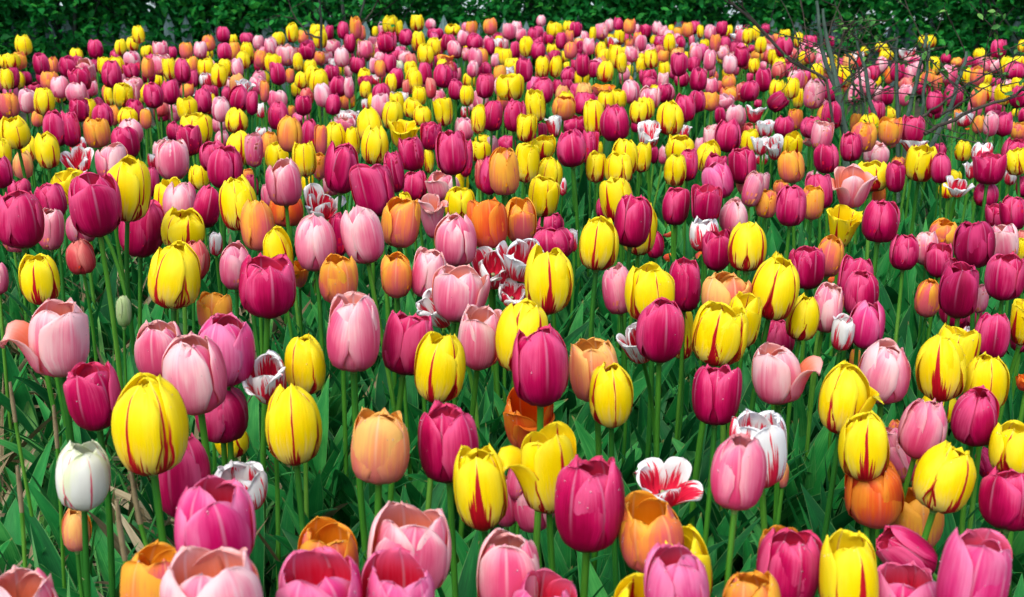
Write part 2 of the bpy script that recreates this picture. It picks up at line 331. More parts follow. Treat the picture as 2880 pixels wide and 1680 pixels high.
def lathe(prof, ns=10, rnd=.5):
    an = np.linspace(0, 2 * math.pi, ns + 1); P = np.asarray(prof, float)
    V = np.stack([P[:, 0:1] * np.cos(an), P[:, 0:1] * np.sin(an), np.broadcast_to(P[:, 1:2], (len(P), ns + 1))], -1).reshape(-1, 3)
    uv = np.stack(np.broadcast_arrays(np.linspace(0, 1, ns + 1)[None], np.linspace(0, 1, len(P))[:, None]), -1).reshape(-1, 2)
    return V, gridq(len(P), ns + 1), uv, rnd, 0.0

# ---------------------------------------------------------------- leaves in bulk
def leaves(base, length, width, az, lean, curl, fold, nv=8, nu=5, twist=None, wavy=None):
    """N strap leaves; base (N,3), the rest (N,). lean = start angle from vertical, curl = how much more it turns over"""
    N = len(base); v = np.linspace(0, 1, nv); u = np.linspace(-1, 1, nu)
    ang = lean[:, None] + curl[:, None] * v[None] ** 1.6
    ds = length[:, None] / (nv - 1)
    dh = np.sin(ang) * ds; dz = np.cos(ang) * ds
    h = np.concatenate([np.zeros((N, 1)), np.cumsum(dh[:, :-1], 1)], 1); z = np.concatenate([np.zeros((N, 1)), np.cumsum(dz[:, :-1], 1)], 1)
    d = np.stack([np.cos(az), np.sin(az), 0 * az], -1); s = np.stack([-np.sin(az), np.cos(az), 0 * az], -1)
    C = base[:, None] + h[..., None] * d[:, None] + z[..., None] * np.array((0, 0, 1.0))
    nrm = -np.cos(ang)[..., None] * d[:, None] + np.sin(ang)[..., None] * np.array((0, 0, 1.0))     # upper (inner) side
    wv = width[:, None] * (0.45 + 0.55 * np.sin(np.clip(v / .42, 0, 1) * math.pi / 2))[None] * np.clip(1 - np.clip((v - .35) / .65, 0, 1) ** 2.0, 0.012, 1)[None]
    tw = (twist if twist is not None else np.zeros(N))[:, None] * v[None]
    S = s[:, None] * np.cos(tw)[..., None] + nrm * np.sin(tw)[..., None]
    Nn = nrm * np.cos(tw)[..., None] - s[:, None] * np.sin(tw)[..., None]
    wvy = (wavy if wavy is not None else np.zeros(N))
    ph = RN.uniform(0, 6.28, N)
    lift = fold[:, None, None] * np.abs(u)[None, None] ** 1.3 * wv[:, :, None] * (1 - .5 * v[None, :, None]) + wvy[:, None, None] * wv[:, :, None] * np.sin(v[None, :, None] * 11 + ph[:, None, None] + u[None, None] * 1.5) * np.abs(u)[None, None]
    P = C[:, :, None] + S[:, :, None] * (wv[:, :, None] * u[None, None])[..., None] + Nn[:, :, None] * lift[..., None]
    uv = np.broadcast_to(np.stack(np.broadcast_arrays((u[None] + 1) / 2, v[:, None]), -1)[None], (N, nv, nu, 2))
    Q = (gridq(nv, nu)[None] + (np.arange(N) * nv * nu)[:, None, None]).reshape(-1, 4)
    rnd = np.repeat(RN.uniform(0, 1, N), nv * nu)
    return P.reshape(-1, 3), Q, uv.reshape(-1, 2), rnd
DATA = """
T 0 1120 2.625
y 843 -150 1360 563 o0 #large plump yellow tulip with one broad red flame, right of the lone white tulip
g 415 340 815 828 o.2 #white tulip flushed green at the tips, standing alone at lower left
a 460 832 665 1130 o.1 #small closed peach tulip just under the white tulip at lower left
m 1155 270 1550 885 o.1 z1.13 t8 #closed magenta tulip half hidden behind the big flamed yellow tulip
l 1290 620 1890 1330 o.5 z.9 #broad rose pink tulip with red lining, below left of the white frilled tulip
w 1545 510 1975 860 o.7 #white frilled tulip with fine red streaks behind the broad rose pink tulip
o 900 1130 1400 1720 o.6 #open orange tulip at the bottom edge, left of the pale pink one
s 1240 1145 1930 1860 o.7 z.9 #very large blurred pale pink tulip with coral inside at the bottom edge
s -150 1280 480 1950 o.6 #blurred pale pink tulip cut off in the bottom left corner
m 1450 -130 1835 332 o.1 z1.08 #deep magenta tulip in shade behind a stem, below the pale pink pair at left
y 1590 190 1840 440 o.1 z1.15 #small yellow tulip mostly hidden beneath a deep magenta one at left
m 485 -260 910 250 o.7 #magenta tulip with three pointed open petals, left of the big flamed yellow tulip
T 720 1120 2.625
y 65 -80 490 490 o0 #smooth yellow tulip with small red licks at base, upper left of the peach orange
a 680 90 1145 640 o.5 #peach orange cup tulip with pale rim, alone at lower centre left
m 1205 55 1620 630 o.4 #glossy magenta tulip with red inside, right of the peach orange cup
y 1450 370 1860 975 o.4 #yellow tulip boldly striped with red flames, just below a glossy magenta tulip
p 1740 580 1930 955 o.1 z1.1
p 1850 445 2060 760 o.3
o 320 940 755 1500 o.6 z1.04 #open orange tulip behind the big rose pink one at the bottom edge
l 150 1170 760 1800 o.7 z.9 #wide open rose pink tulip with red bowl and pale midrib, bottom edge left of centre
s 825 800 1430 1500 o.6 z1.03 #large pale pink tulip with coral inside, lower centre left
l 790 1205 1310 1800 o.6 z.9 #rose pink tulip in front of the large pale pink tulip, bottom edge
s 1625 1010 2110 1640 o.4 #pale pink tulip with peach sides at the bottom edge, left of the big magenta one
T 1440 1120 2.625
l -10 1320 460 1900 o.6 #rose pink tulip with red bowl cut by the bottom edge near the middle
y 55 235 480 865 o.7 #ragged open yellow tulip with a bent petal, left of the biggest magenta tulip
p 0 600 300 990 o.2 z1.12
r -85 -80 330 440 o.8 z1.06 #bright red orange tulip gaping open behind a green stem near the centre
m 315 450 815 1145 o.4 #biggest magenta tulip, upright with a rosy parted crown, lower centre
w 860 500 1370 860 o1 #white tulip splayed wide open with red flames, right of the biggest magenta tulip
o 790 750 1265 1300 o.6 #orange tulip with rosy base beneath the splayed red and white one
y 985 975 1480 1640 o.7 z1.05 #wide ragged yellow tulip behind a rose pink one near the bottom edge
l 985 1120 1450 1750 o.5 z.9 #rose pink tulip in front of the wide ragged yellow one
y 670 1320 1240 1900 o.8 #ragged yellow tulip cut by the bottom edge, centre right
p 1480 280 1865 825 o.2 z.9 #salmon pink tulip in front of the tall red and white one
w 1625 115 2030 680 o.74 z1.05 #tall white tulip with crimson flames behind a salmon pink tulip
o 1565 1285 1985 1900 o.4 #yellow orange tulip cut by the bottom edge at right of centre
o 1810 960 2120 1380 o.5
T 2160 1120 2.625
m -80 975 390 1560 o.5 #big magenta tulip at the bottom right, left of an upright yellow one
y 390 1045 805 1700 o.4 #upright yellow tulip with thin red lines at the bottom edge, lower right
m 865 930 1195 1375 o.4 t-48 #magenta tulip leaning far over to the left, lower right
l 1265 985 1745 1760 o.55 #big rose pink tulip with a tall back petal in the bottom right
l 780 1260 1260 1850 o.6 #rose pink tulip at the bottom edge beneath the leaning magenta one
m 1580 540 2010 990 o.6 #broad wine red tulip on the right edge, lower right
d 1540 360 1690 640 o.1 t-20 z1.08
y 1645 185 2050 600 o.6 #yellow tulip with a folded petal cut by the right edge above the wine red one
y 525 118 885 612 o.3 #yellow tulip in front of an orange one, its stem crossing the orange petals
r 575 465 1000 955 o.3 z1.13 #deep orange tulip crossed by the green stem of a yellow tulip
o 900 685 1265 1130 o.4 z1.15 #orange tulip behind two stems, right of the deep orange one
y 1090 350 1520 845 o.2 t12 #yellow tulip tilting to the right with a curved red stripe, lower right
y 1045 295 1400 620 o.3 z1.15
p 975 0 1315 455 o.2 #smooth pale pink tulip between two yellow tulips, right
m 1360 -60 1700 360 o.2 #magenta tulip beaded with dew above the tilting yellow tulip
p 860 215 1060 645 o.3 t-28 z1.1
o 885 155 985 300 o.3 z1.05
a 65 480 155 665 o.1
y 380 -245 745 265 o.1 #tall yellow tulip with a red side stripe, right of the pink one with bent petals
y 1140 -60 1400 190 o.2 z1.1
T 0 640 2.625
p -80 255 55 500 o.2
y 155 205 435 575 o.4 #yellow tulip with red flames under a magenta tulip at the far left
c 492 90 697 352 o.1 #small coral tulip on a thin stem, left, below the largest dark magenta one
y 1098 118 1478 605 o.3 #big yellow tulip with sharp red flames at the base, left of centre
c 1330 100 1545 400 o.1 z1.08
p 1617 125 1860 467 o.3
o 1457 468 1710 780 o.4 #orange tulip peeping above the bright rose tulip at left
s 190 545 658 1120 o.7 #big pale pink tulip with one petal bent out left, near the left edge
s 998 712 1355 1135 o.5 #pale pink tulip with parted tips, left of its larger twin
s 1215 808 1682 1385 o.3 #large pale pink tulip with frosty white crown, above the flamed yellow tulip
l 1465 645 1875 1180 o.3 #bright rose tulip behind the large frosty pale pink one
b 860 500 970 740 o0 #pale green unopened bud low among stems at left
w 1545 40 1640 215 o.3
T 720 640 2.625
y 55 25 270 400 o.1
o 230 230 415 468 o1 #withered apricot petals hanging beside a dark magenta tulip, left of centre
o 460 210 757 575 o.5 #orange tulip with yellow glow below two pink tulips
o 910 195 1160 527 o.5
s 1148 165 1422 535 o.5
s 1290 300 1698 710 o.7 t8 #pale pink tulip with a curled left tip beside the red and white ones
s 1480 605 1830 1062 o.6 #pale pink tulip with parted petals, left of the tall yellow one
w 1205 485 1480 770 o.9 t-25 #red and white tulip tipped to the left under a pale pink tulip
s 497 497 935 1075 o.5 #tall salmon pink tulip, largest at the picture's middle left
m 930 622 1300 1100 o.6 #magenta tulip with flaring side petals, left of a flamed yellow tulip
y 220 798 515 1240 o.0 t4 #narrow yellow tulip with brownish red streaks beside an open white one
y 1172 793 1540 1300 o.2 #egg shaped yellow tulip with long red flames, right of a flaring magenta tulip
y 1770 545 2140 1080 o.3
w 1600 200 1900 465 o.8
w -60 950 245 1340 o.8 t8 #red and white tulip open between magenta and yellow blooms, left
m -130 215 305 680 o.7 #magenta tulip with ragged curled petals, left of centre
T 1440 640 2.625
w -90 90 230 415 o.8
w -110 430 110 590 o.8
y 85 155 453 645 o.2 #big yellow tulip with one straight red centre stripe at the middle
p 673 290 890 650 o.3
y 843 278 1197 715 o.4 #yellow tulip with two dark red lines behind a magenta tulip, centre right
m 1153 243 1395 630 o.4
m 920 535 1265 1002 o.3 #magenta tulip standing before a lined yellow tulip, right of centre
w 805 710 1070 1045 o.9 t-25 #half open white tulip with crimson lower petal left of a magenta tulip
y 1165 600 1340 980 o.2 z1.1
y 1332 560 1730 1035 o.5 #wide yellow tulip with toothed rim and red flames, right of centre
y 1565 492 1840 898 o.3
a 1405 333 1748 700 o.4 #apricot orange tulip behind the wide toothed yellow one
m -5 735 425 1325 o.4 #tallest magenta tulip at the centre, above the bright red orange one
a 417 832 805 1300 o.5 #peach tulip behind a smooth yellow one, right of the central magenta
y 560 1005 903 1478 o.1 #smooth yellow tulip in front of the peach one, just right of centre
m 1340 1020 1672 1465 o.4 #magenta tulip alone beneath the wide toothed yellow tulip
y 1775 240 2115 690 o.2 t6
T 2160 640 2.625
y 0 190 120 400 o.3
s -110 865 255 1315 o.6 #pink tulip with petals bent out to the right, centre right
m -50 685 200 960 o.3
m 160 137 415 465 o.5
o 345 72 560 372 o.5
m 510 218 765 560 o.4
m 557 325 815 670 o.4
s 310 420 558 780 o.3
y 128 497 388 840 o.3
w 465 655 640 920 o.7
l 592 558 872 900 o.2 #rosy red tulip with folded edges above the large pale pink one at right
o 600 900 690 1060 o.3
s 668 843 1045 1308 o.3 t6 #large pale pink tulip with coral opening, between yellow tulips at right
m 892 52 1117 322 o.2
s 1085 35 1255 290 o.5
m 1165 120 1365 375 o.5
d 1265 275 1558 677 o.4 #dark wine magenta tulip with parted lip, upper right, beside a small orange one
m 1285 215 1450 480 o.4
m 1270 500 1570 750 o.3 z1.1
p 1500 420 1622 640 o.2
o 1083 378 1275 668 o.2
m 1610 200 1880 545 o.5
y 1230 740 1545 1120 o.6
y 1107 800 1458 1290 o.1 #large yellow tulip with two curved red stripes, right
m 1525 628 1793 980 o.4
y 1450 940 1768 1380 o.2 #yellow tulip with thin red lines right of the large two striped yellow
y 1760 535 2050 900 o.9
d 1795 700 1950 930 o.3
r 1765 1090 2060 1220 o1
w 1430 735 1530 850 o.3
T 0 340 3.5
y 5 -45 293 285 o.4
m 425 -95 670 260 o.3
m 590 -85 785 265 o.2
y 352 125 580 480 o.1
y -100 180 112 480 o.3
m -110 355 112 675 o.3
m 75 570 300 800 o.4
m -20 700 430 1265 o.4 #large magenta tulip at the left edge, leftmost of the big ones
s 25 1000 300 1305 o.2 z1.1
s 375 870 620 1285 o.4
m 355 615 660 970 o.3
y 530 465 960 900 o.9 t-20
s 948 240 1257 600 o.5
m 677 535 1190 1155 o.5 #largest magenta tulip at upper left, left of a tall yellow one
p 655 900 950 1215 o.2 z1.12
y 1050 375 1487 1000 o.2 #tall yellow tulip with a red centre stripe beside the largest left magenta tulip
m 1175 790 1597 1350 o.3 z1.15 #magenta tulip crossed by the stem of a tall yellow tulip, left
y 1525 570 1830 960 o.4
s 1620 620 1945 1040 o.1 t8
m 1895 650 2170 1065 o.2 t5
y 1590 880 2025 1290 o.6
y 2160 570 2520 1090 o.4
o 2380 790 2715 1290 o.4
m 1430 455 1565 750 o.3
s 1530 190 1865 590 o.4
w 1455 325 1560 480 o.6
w 1600 155 1735 280 o.6
w 690 155 850 358 o.3
w 605 310 950 560 o1
m 1735 35 1983 355 o.4
y 1770 -70 2092 250 o.4
m 1635 20 1775 200 o.2
m 1105 60 1372 390 o.4
s 1165 -20 1405 240 o.4
o 828 -20 1080 275 o.3
y 1860 430 2065 690 o.5
m 1975 205 2240 520 o.4
m 2050 255 2385 680 o.4
y 2225 110 2475 455 o.3
p 2410 120 2585 465 o.3
o 2385 475 2500 600 o.4
m 2410 540 2550 760 o.3
T 720 340 3.5
o 215 -40 458 315 o.2
m 445 -10 615 325 o.2
o 40 110 225 380 o.3
w 0 65 150 180 o.6
y 90 215 360 510 o.5
y 355 215 605 560 o.5 t-8
y 450 530 575 715 o.6
s 118 395 447 850 o.4
p 45 620 190 870 o.3
r 130 700 465 1050 o.3 z1.1
w 405 700 868 1020 o1 #white tulip opened flat with a red feathered centre, upper middle left
m 678 235 1015 725 o.5
m 960 425 1362 960 o.5 t-10
s 617 535 830 745 o.2
m 1265 295 1460 715 o.3
m 1410 160 1658 505 o.5
c 1430 115 1600 250 o.3
y 1025 60 1310 440 o.3
y 655 20 885 320 o.3
y 880 70 1030 360 o.3
y 985 -120 1255 230 o.2
o 580 45 700 350 o.3
o 565 330 690 590 o.6
m 1620 20 1820 300 o.4
m 1775 100 2080 545 o.4
m 2000 210 2135 560 o.3
y 1280 -30 1620 290 o.9
m 1440 500 1690 800 o.4
s 1685 515 2000 800 o.6
y 1795 465 2095 760 o.3
s 1955 -30 2148 200 o.3
y 1655 285 1750 520 o.3
y 1855 660 2150 990 o.4
s 1555 700 1900 1180 o1
y 1365 700 1545 960 o.3
o 1250 770 1615 1260 o.6
s 862 840 1255 1418 o.3 #tall pale pink tulip second from centre in the upper middle, frosty tipped
s 375 935 785 1490 o.3
m 735 930 890 1345 o.4 z1.1
o 2285 270 2600 745 o.5
c 2145 390 2300 690 o.3
m 2200 350 2400 735 o.3
s 1760 925 2165 1445 o.3
r 2090 770 2487 1270 o.4
o 2450 785 2760 1220 o.4
y 2100 190 2320 420 o.6
s 2275 150 2385 350 o.3
m 2380 150 2560 320 o.3
T 1440 340 3.5
m -90 -205 130 115 o.2
y 45 -70 235 220 o.6
m 110 20 355 240 o.7
w 330 -70 505 170 o.8
m 480 -50 745 150 o.4
y 695 -195 920 180 o.3
y 160 150 435 390 o.7
y 30 230 270 620 o.6
y 240 365 500 700 o.4
m 428 95 735 465 o.4
m 680 92 845 435 o.4
y 820 205 895 350 o.3
m 870 -150 1155 210 o.4
w 1160 45 1520 290 o1
y 985 180 1240 550 o.4
y 1190 215 1370 515 o.3
y 733 315 930 615 o.3
y 915 320 1185 640 o.4
y 875 550 1190 1010 o.3
m 1005 740 1360 1255 o.4 #magenta tulip with a domed front petal before a yellow one, upper middle right
y 1085 830 1420 1330 o.2 z1.06
m 825 745 1000 985 o.2
y 165 545 460 955 o.2
w 460 565 540 740 o.1
d 1355 245 1442 425 o.2
s 1530 195 1720 380 o.4
s 1440 245 1540 430 o.3
y 1510 145 1795 420 o.5
m 1640 285 1828 600 o.4
y 1490 328 1730 655 o.2
y 1800 205 2060 525 o.3
s 1880 35 2030 300 o.5
s 1800 165 1930 360 o.4
m 2000 -10 2255 320 o.3
y 2250 95 2425 330 o.4
m 1895 325 2120 600 o.5
l 1883 420 2170 780 o.3 t-12
m 2125 265 2405 630 o.4
w 2350 150 2560 350 o1
w 2400 330 2520 440 o.7
s 2265 505 2470 860 o.5
o 2205 470 2460 750 o.3
s 2430 520 2540 720 o.3
o 2400 685 2610 965 o.4
m 1475 665 1742 1035 o.3
m 1755 645 2070 1040 o.7
s 2035 780 2335 1130 o.4
w 1740 975 2050 1300 o.6
m 1880 1070 2160 1485 o.3
y 2120 1010 2490 1490 o.3
m 1310 1070 1490 1360 o0 z1.1
y 652 968 1060 1480 o.2 #yellow tulip with two red side stripes, left of the domed magenta one
m 155 1050 595 1400 o.5
m 240 905 515 1160 o.3
w 565 1070 650 1290 o.7
T 2160 340 3.5
w -20 150 165 410 o.9
y 155 118 335 370 o.4
o 98 290 358 622 o.4
m 450 225 698 530 o.5
m 712 118 920 410 o.5
o 815 5 1065 318 o.4
y 890 -70 1090 180 o.3
o 1090 -20 1318 250 o.5
m 1308 -50 1540 230 o.6
s 425 20 645 300 o.6
s 345 150 480 260 o.9 t-30
s 945 220 1185 460 o.4
y 850 400 1178 710 o.6
s 610 460 1040 880 o.9 #pale pink tulip wide open with one petal hanging left, upper right
r 1000 630 1160 850 o.3
m 1165 400 1342 715 o.4
o 1215 355 1350 500 o.4
y 1352 250 1658 605 o.4
m 1600 320 1800 625 o.4
m 1620 225 1760 400 o.4
w 1305 170 1575 330 o.9
y 1840 200 2003 402 o.1 #small neat yellow tulip alone on its stem, upper right
w 2005 210 2205 430 o.5
m 2020 315 2325 640 o.7
m 2030 600 2270 860 o.2
w 1940 395 2060 580 o.8
m 2305 180 2540 450 o.5
y 2345 280 2560 545 o.5
w 2330 460 2450 640 o.5
m 2440 540 2600 755 o.3
y 1770 485 1895 640 o.3
w 1725 560 2012 768 o1
y 1685 600 1840 770 o.4
m 370 525 640 880 o.4
s 375 490 500 650 o.3
m 82 635 372 1050 o.4
o 320 650 548 985 o.4
o 50 590 210 750 o.4
y 570 830 905 1280 o.9
m 925 780 1280 1210 o.4
o 1590 985 1875 1260 o.6
d 1835 995 2215 1460 o.4 #darkest magenta tulip, large and dewy, upper right
m 2145 820 2410 1080 o.7
m 2290 745 2540 1090 o.5
s 2180 1020 2460 1390 o.5
y 2440 1160 2560 1380 o.3
c 2430 1080 2560 1300 o.3
T 0 60 3.5
y 143 138 318 343 o.3 #yellow tulip standing highest against the dark hedge at far left
o 120 300 260 480 o.4
y 10 325 198 490 o.6
m 328 318 488 540 o.3
o 470 360 582 520 o.3
y 0 470 133 680 o.3
d 60 455 185 670 o.3
d 185 498 318 640 o.3
o 398 498 580 690 o.4
m 240 608 425 720 o.5
s 503 545 683 765 o.2
y 330 665 537 933 o.3
o -5 705 190 950 o.3
s 185 665 345 912 o.4
m -60 820 90 1000 o.3
o 310 880 430 1045 o.2
m 585 355 760 560 o.4
m 690 350 820 520 o.4
s 750 360 965 610 o.8
m 693 450 900 690 o.5
m 862 183 1018 373 o.3 #magenta tulip rising alone against the hedge, upper left
y 690 270 820 400 o.3
y 960 355 1110 540 o.4
y 1080 350 1222 540 o.3
m 997 400 1197 662 o.3
m 1083 285 1210 400 o.3
y 1125 183 1245 340 o.3
y 1240 160 1360 300 o.3
y 1298 45 1425 222 o.2 #topmost of three yellow tulips stepping up against the hedge, upper left
s 1218 298 1380 470 o.3
y 1388 235 1515 370 o.3
s 1505 200 1665 370 o.5
m 1655 250 1743 375 o.3
o 1768 208 1897 378 o.3
s 1903 205 2040 370 o.3
o 1990 145 2120 300 o.3
y 1972 252 2100 380 o.3
m 2135 57 2265 215 o.3
m 2132 218 2280 400 o.3
y 2250 132 2340 230 o.3
m 2365 115 2497 240 o.3
y 2363 215 2497 400 o.3
y 2322 300 2460 473 o.2
o 2240 210 2365 390 o.3
s 2270 370 2400 560 o.3
m 1210 410 1385 580 o.8
o 1390 365 1520 560 o.3
s 1495 330 1680 540 o.5
y 1600 365 1740 585 o.5
m 1710 368 1880 612 o.2
m 1825 482 1950 662 o.3
o 1865 350 1945 510 o.3
y 1945 370 2110 560 o.4
y 2080 420 2240 655 o.3
y 2150 375 2280 550 o.3
w 1955 515 2100 660 o.6
s 1208 550 1410 720 o.5
y 1443 525 1635 660 o.4
m 1405 608 1612 862 o.3
m 1590 585 1767 825 o.3
y 1025 640 1160 840 o.3
y 1110 610 1312 855 o.5
s 650 605 845 810 o.3
m 683 765 880 1000 o.4
m 880 755 1030 920 o.3
m 905 810 1118 1060 o.3
y 1230 730 1390 880 o.4
m 1243 770 1413 1000 o.3
y 1160 850 1358 1050 o.3
o 1070 835 1170 1030 o.3
o 1380 870 1490 1065 o.3
w 1410 850 1480 980 o.4
c 1510 790 1660 945 o.2
s 1655 820 1770 1000 o.2
y 1743 748 1958 990 o.2
m 1910 670 2092 912 o.3
m 2030 630 2160 780 o.3
s 2205 560 2345 700 o.4
m 2180 650 2300 790 o.3
m 2250 640 2462 895 o.3
m 2420 690 2540 928 o.3
s 2085 750 2262 1000 o.2
y 2220 860 2440 1110 o.2
s 2085 930 2230 1100 o.2
s 2108 1085 2260 1260 o.4
o 1770 615 1910 760 o.4
T 720 60 3.5
s -30 140 80 285 o.3
y 150 108 290 245 o.3
y 298 25 423 210 o.2
o 405 90 520 225 o.3
y 560 85 700 275 o.4
y 525 30 690 190 o.4
m 680 50 762 195 o.3
m 800 5 915 180 o.3
o 925 -30 1045 180 o.3
o 990 45 1085 190 o.3
s 78 165 215 340 o.3
m 200 170 260 260 o.3
s 203 235 392 445 o.6
m 428 203 580 390 o.4
o -20 285 110 460 o.3
y 90 320 240 515 o.4
y 360 315 465 495 o.2
y 465 385 600 560 o.3
y 480 440 620 640 o.3
y 515 465 710 720 o.3
m 135 415 300 635 o.3
o 290 468 380 615 o.3
y 0 485 135 640 o.3
y 347 608 453 745 o.1
s 575 610 750 852 o.2
m 680 720 835 930 o.3
m 720 550 885 755 o.3
s 865 550 965 765 o.3
s 765 260 918 455 o.2
m 868 128 980 315 o.1
s 680 185 830 330 o.5
s 565 300 760 430 o.6
m 670 430 820 600 o.3
y 740 625 805 760 o.3
y 800 395 870 540 o.3
s 870 440 950 570 o.3
y 975 175 1060 290 o.3
s 1000 195 1160 375 o.5
m 920 350 1075 520 o.4
m 935 280 1040 380 o.3
m 1155 260 1285 390 o.3
m 1187 112 1385 318 o.6
y 1100 160 1200 260 o.3
y 1143 50 1205 160 o.3
s 1202 8 1300 145 o.3
y 1240 -50 1400 125 o.4
y 1380 0 1450 160 o.3
m 1403 80 1548 245 o.4
s 1370 240 1500 340 o.3
s 1390 290 1550 430 o.4
s 1115 365 1210 520 o.3
o 1165 385 1275 555 o.3
m 1245 320 1385 520 o.3 t8
g 1375 385 1460 500 o.2
y 1458 395 1590 560 o.3
y 1545 95 1665 300 o.3
y 1525 150 1640 300 o.2
y 1585 225 1755 430 o.2
y 1675 165 1822 345 o.3
m 1690 70 1850 190 o.4
y 1510 -60 1660 105 o.5
s 1665 -20 1773 85 o.3
m 1820 128 1975 295 o.3
y 1850 30 2020 150 o.5
s 1975 90 2098 250 o.3
m 2070 130 2245 290 o.3
m 2245 170 2355 335 o.2
o 2060 5 2180 150 o.5
o 2240 -30 2380 135 o.3
s 2020 15 2110 110 o.3
m 2330 110 2460 220 o.4
s 2420 20 2560 185 o.4
y 2370 195 2460 290 o.3
s 2085 270 2230 465 o.3
o 2160 268 2285 440 o.3
m 2030 255 2090 400 o.2
s 1880 195 2020 360 o.3
o 1760 325 1945 430 o.8
m 1600 410 1737 630 o.3
m 1300 460 1462 675 o.2
y 1268 520 1390 710 o.2
y 1497 488 1645 695 o.3
m 1748 430 1945 665 o.3
m 1875 405 1985 560 o.3
c 1670 560 1775 765 o.2
c 1440 575 1530 740 o.2
m 1140 610 1315 812 o.2
y 1020 592 1135 760 o.1
m 1003 535 1150 680 o.7
w 1120 525 1265 630 o.8
y 1537 645 1680 835 o.3
w 1310 698 1510 840 o.7
m 1895 578 2045 780 o.3
y 2030 515 2175 660 o.5
y 2005 630 2148 835 o.3
m 2175 408 2330 560 o.3
o 2330 440 2470 610 o.3
m 2163 518 2343 765 o.4
y 2360 525 2645 790 o.6
y 2390 270 2520 440 o.3
y 2440 360 2600 520 o.3
s 2310 320 2400 460 o.3
s 110 680 305 870 o.4
o 40 590 130 800 o.3
m 382 733 552 935 o.3
m 122 797 325 1080 o.2
w 0 805 108 955 o.3
o 312 830 388 950 o.3
l 350 895 535 1030 o.5
w 800 875 1010 1020 o.7
s 735 955 985 1100 o.6
y 1237 788 1450 1070 o.3
y 1445 760 1640 960 o.4
y 1545 835 1730 1040 o.3
y 1750 752 1940 1040 o.7
y 1095 710 1200 870 o.3
w 1040 765 1110 880 o.4
w 2010 840 2110 960 o.7
s 2100 790 2240 900 o.5
y 2115 830 2260 1110 o.3
m 2225 785 2430 1090 o.3
y 2140 1115 2310 1250 o.6
T 1440 60 3.5
s -10 0 100 140 o.3
s 240 -60 335 55 o.2
s 30 75 150 200 o.4
m 150 70 278 215 o.3
y 75 155 215 355 o.4
m -20 200 80 370 o.3
m 185 210 330 385 o.4
y 340 20 500 175 o.5
y 500 0 610 120 o.4
y 270 45 340 120 o.3
m 565 10 688 165 o.4
m 428 110 540 280 o.2
o 530 90 610 220 o.3
o 508 200 643 375 o.2
m 615 135 720 230 o.3
s 693 170 820 340 o.3
m 815 210 895 345 o.3
m 630 195 700 340 o.3
y 345 220 470 350 o.5
y 440 290 560 410 o.4
y 228 350 368 560 o.2
y 362 350 490 558 o.2
y 490 400 585 480 o.3
m 40 365 198 610 o.4
y -60 365 55 520 o.3
m 622 322 770 555 o.4
m 740 385 865 560 o.4
y 840 275 960 430 o.3
y 955 235 1098 465 o.3
y 1030 320 1128 520 o.2
y 838 388 1000 605 o.2
s 808 20 950 182 o.5
y 760 60 830 210 o.4
s 910 -20 1005 110 o.3
m 1000 -30 1095 105 o.2
o 1095 -20 1218 130 o.4
y 910 130 1010 260 o.4
y 1000 85 1105 230 o.4
s 972 155 1080 265 o.3
o 1105 170 1200 280 o.3
s 1205 140 1328 300 o.3
m 1250 30 1370 165 o.5
s 1190 30 1260 150 o.3
s 1375 5 1480 140 o.4
s 1435 45 1545 180 o.4
y 1355 140 1478 250 o.4
y 1488 130 1608 310 o.3
m 1607 150 1708 283 o.2
o 1590 60 1680 170 o.3
o 1670 15 1790 160 o.4
y 1540 35 1595 130 o.3
m 1600 0 1700 80 o.4
m 1750 0 1850 130 o.3
y 1820 40 1890 170 o.3
s 1893 35 2005 185 o.4
m 2005 0 2125 150 o.4
y 2095 40 2175 160 o.3
w 2195 40 2270 150 o.5
w 2135 120 2260 190 o1
y 2265 75 2370 225 o.2
y 2360 45 2445 195 o.3
m 2270 35 2360 110 o.3
m 2450 30 2540 130 o.3
s 1108 245 1250 410 o.5
s 1290 225 1420 350 o.4
y 1300 285 1440 470 o.4
y 1220 365 1320 520 o.3
o 1420 290 1548 420 o.4
m 1560 312 1725 548 o.4
y 1780 250 1890 370 o.3
y 1680 300 1770 400 o.4
o 1950 130 2050 310 o.3
m 2047 150 2157 305 o.3
y 1840 180 1950 280 o.4
s 1730 130 1800 250 o.2
m 1875 250 1980 350 o.3
s 1885 285 2008 490 o.4
y 2012 292 2100 420 o.2
m 2180 255 2335 460 o.6
y 2225 210 2325 300 o.3
m 2325 235 2405 315 o.3
y 2390 155 2510 320 o.3
s 2075 335 2220 530 o.3
o 2340 300 2500 390 o.5
y 2330 365 2440 520 o.3
s 2440 395 2540 490 o.3
m 1720 350 1855 510 o.4
m 1745 462 1925 695 o.3
m 1595 500 1745 650 o.2
m 470 455 632 610 o.3
m 193 550 410 815 o.4
m 390 575 500 730 o.3
m 490 570 610 720 o.3
y 602 585 745 725 o.4
s 415 680 610 800 o.6
o 400 740 625 980 o.5
m 610 700 840 935 o.4
y 127 677 335 1000 o.3
o 770 625 1015 740 o.8
y 845 690 1015 880 o.4
y 960 670 1130 870 o.5
s 1080 590 1240 815 o.3
o 1060 535 1195 640 o.4
y 1090 435 1195 560 o.3
s 1130 375 1190 460 o.2
y 1440 400 1565 560 o.5
m 1253 480 1430 640 o.3
m 1285 548 1430 690 o.3
s 1425 500 1550 670 o.7
s 1450 610 1605 790 o.5
s 1250 650 1460 870 o.6
y 1150 780 1350 1020 o.3
y 1235 750 1403 970 o.4
m 1165 940 1380 1110 o.4
y 1425 808 1690 1130 o.3
m 1600 715 1810 1000 o.4
m 1735 680 1905 905 o.3
o 1880 695 2035 890 o.5
o 2060 650 2240 800 o.4
s 2015 710 2185 870 o.4
s 1895 560 2030 730 o.3
c 2010 590 2100 710 o.3
o 2060 530 2200 680 o.3
o 1920 490 2035 600 o.3
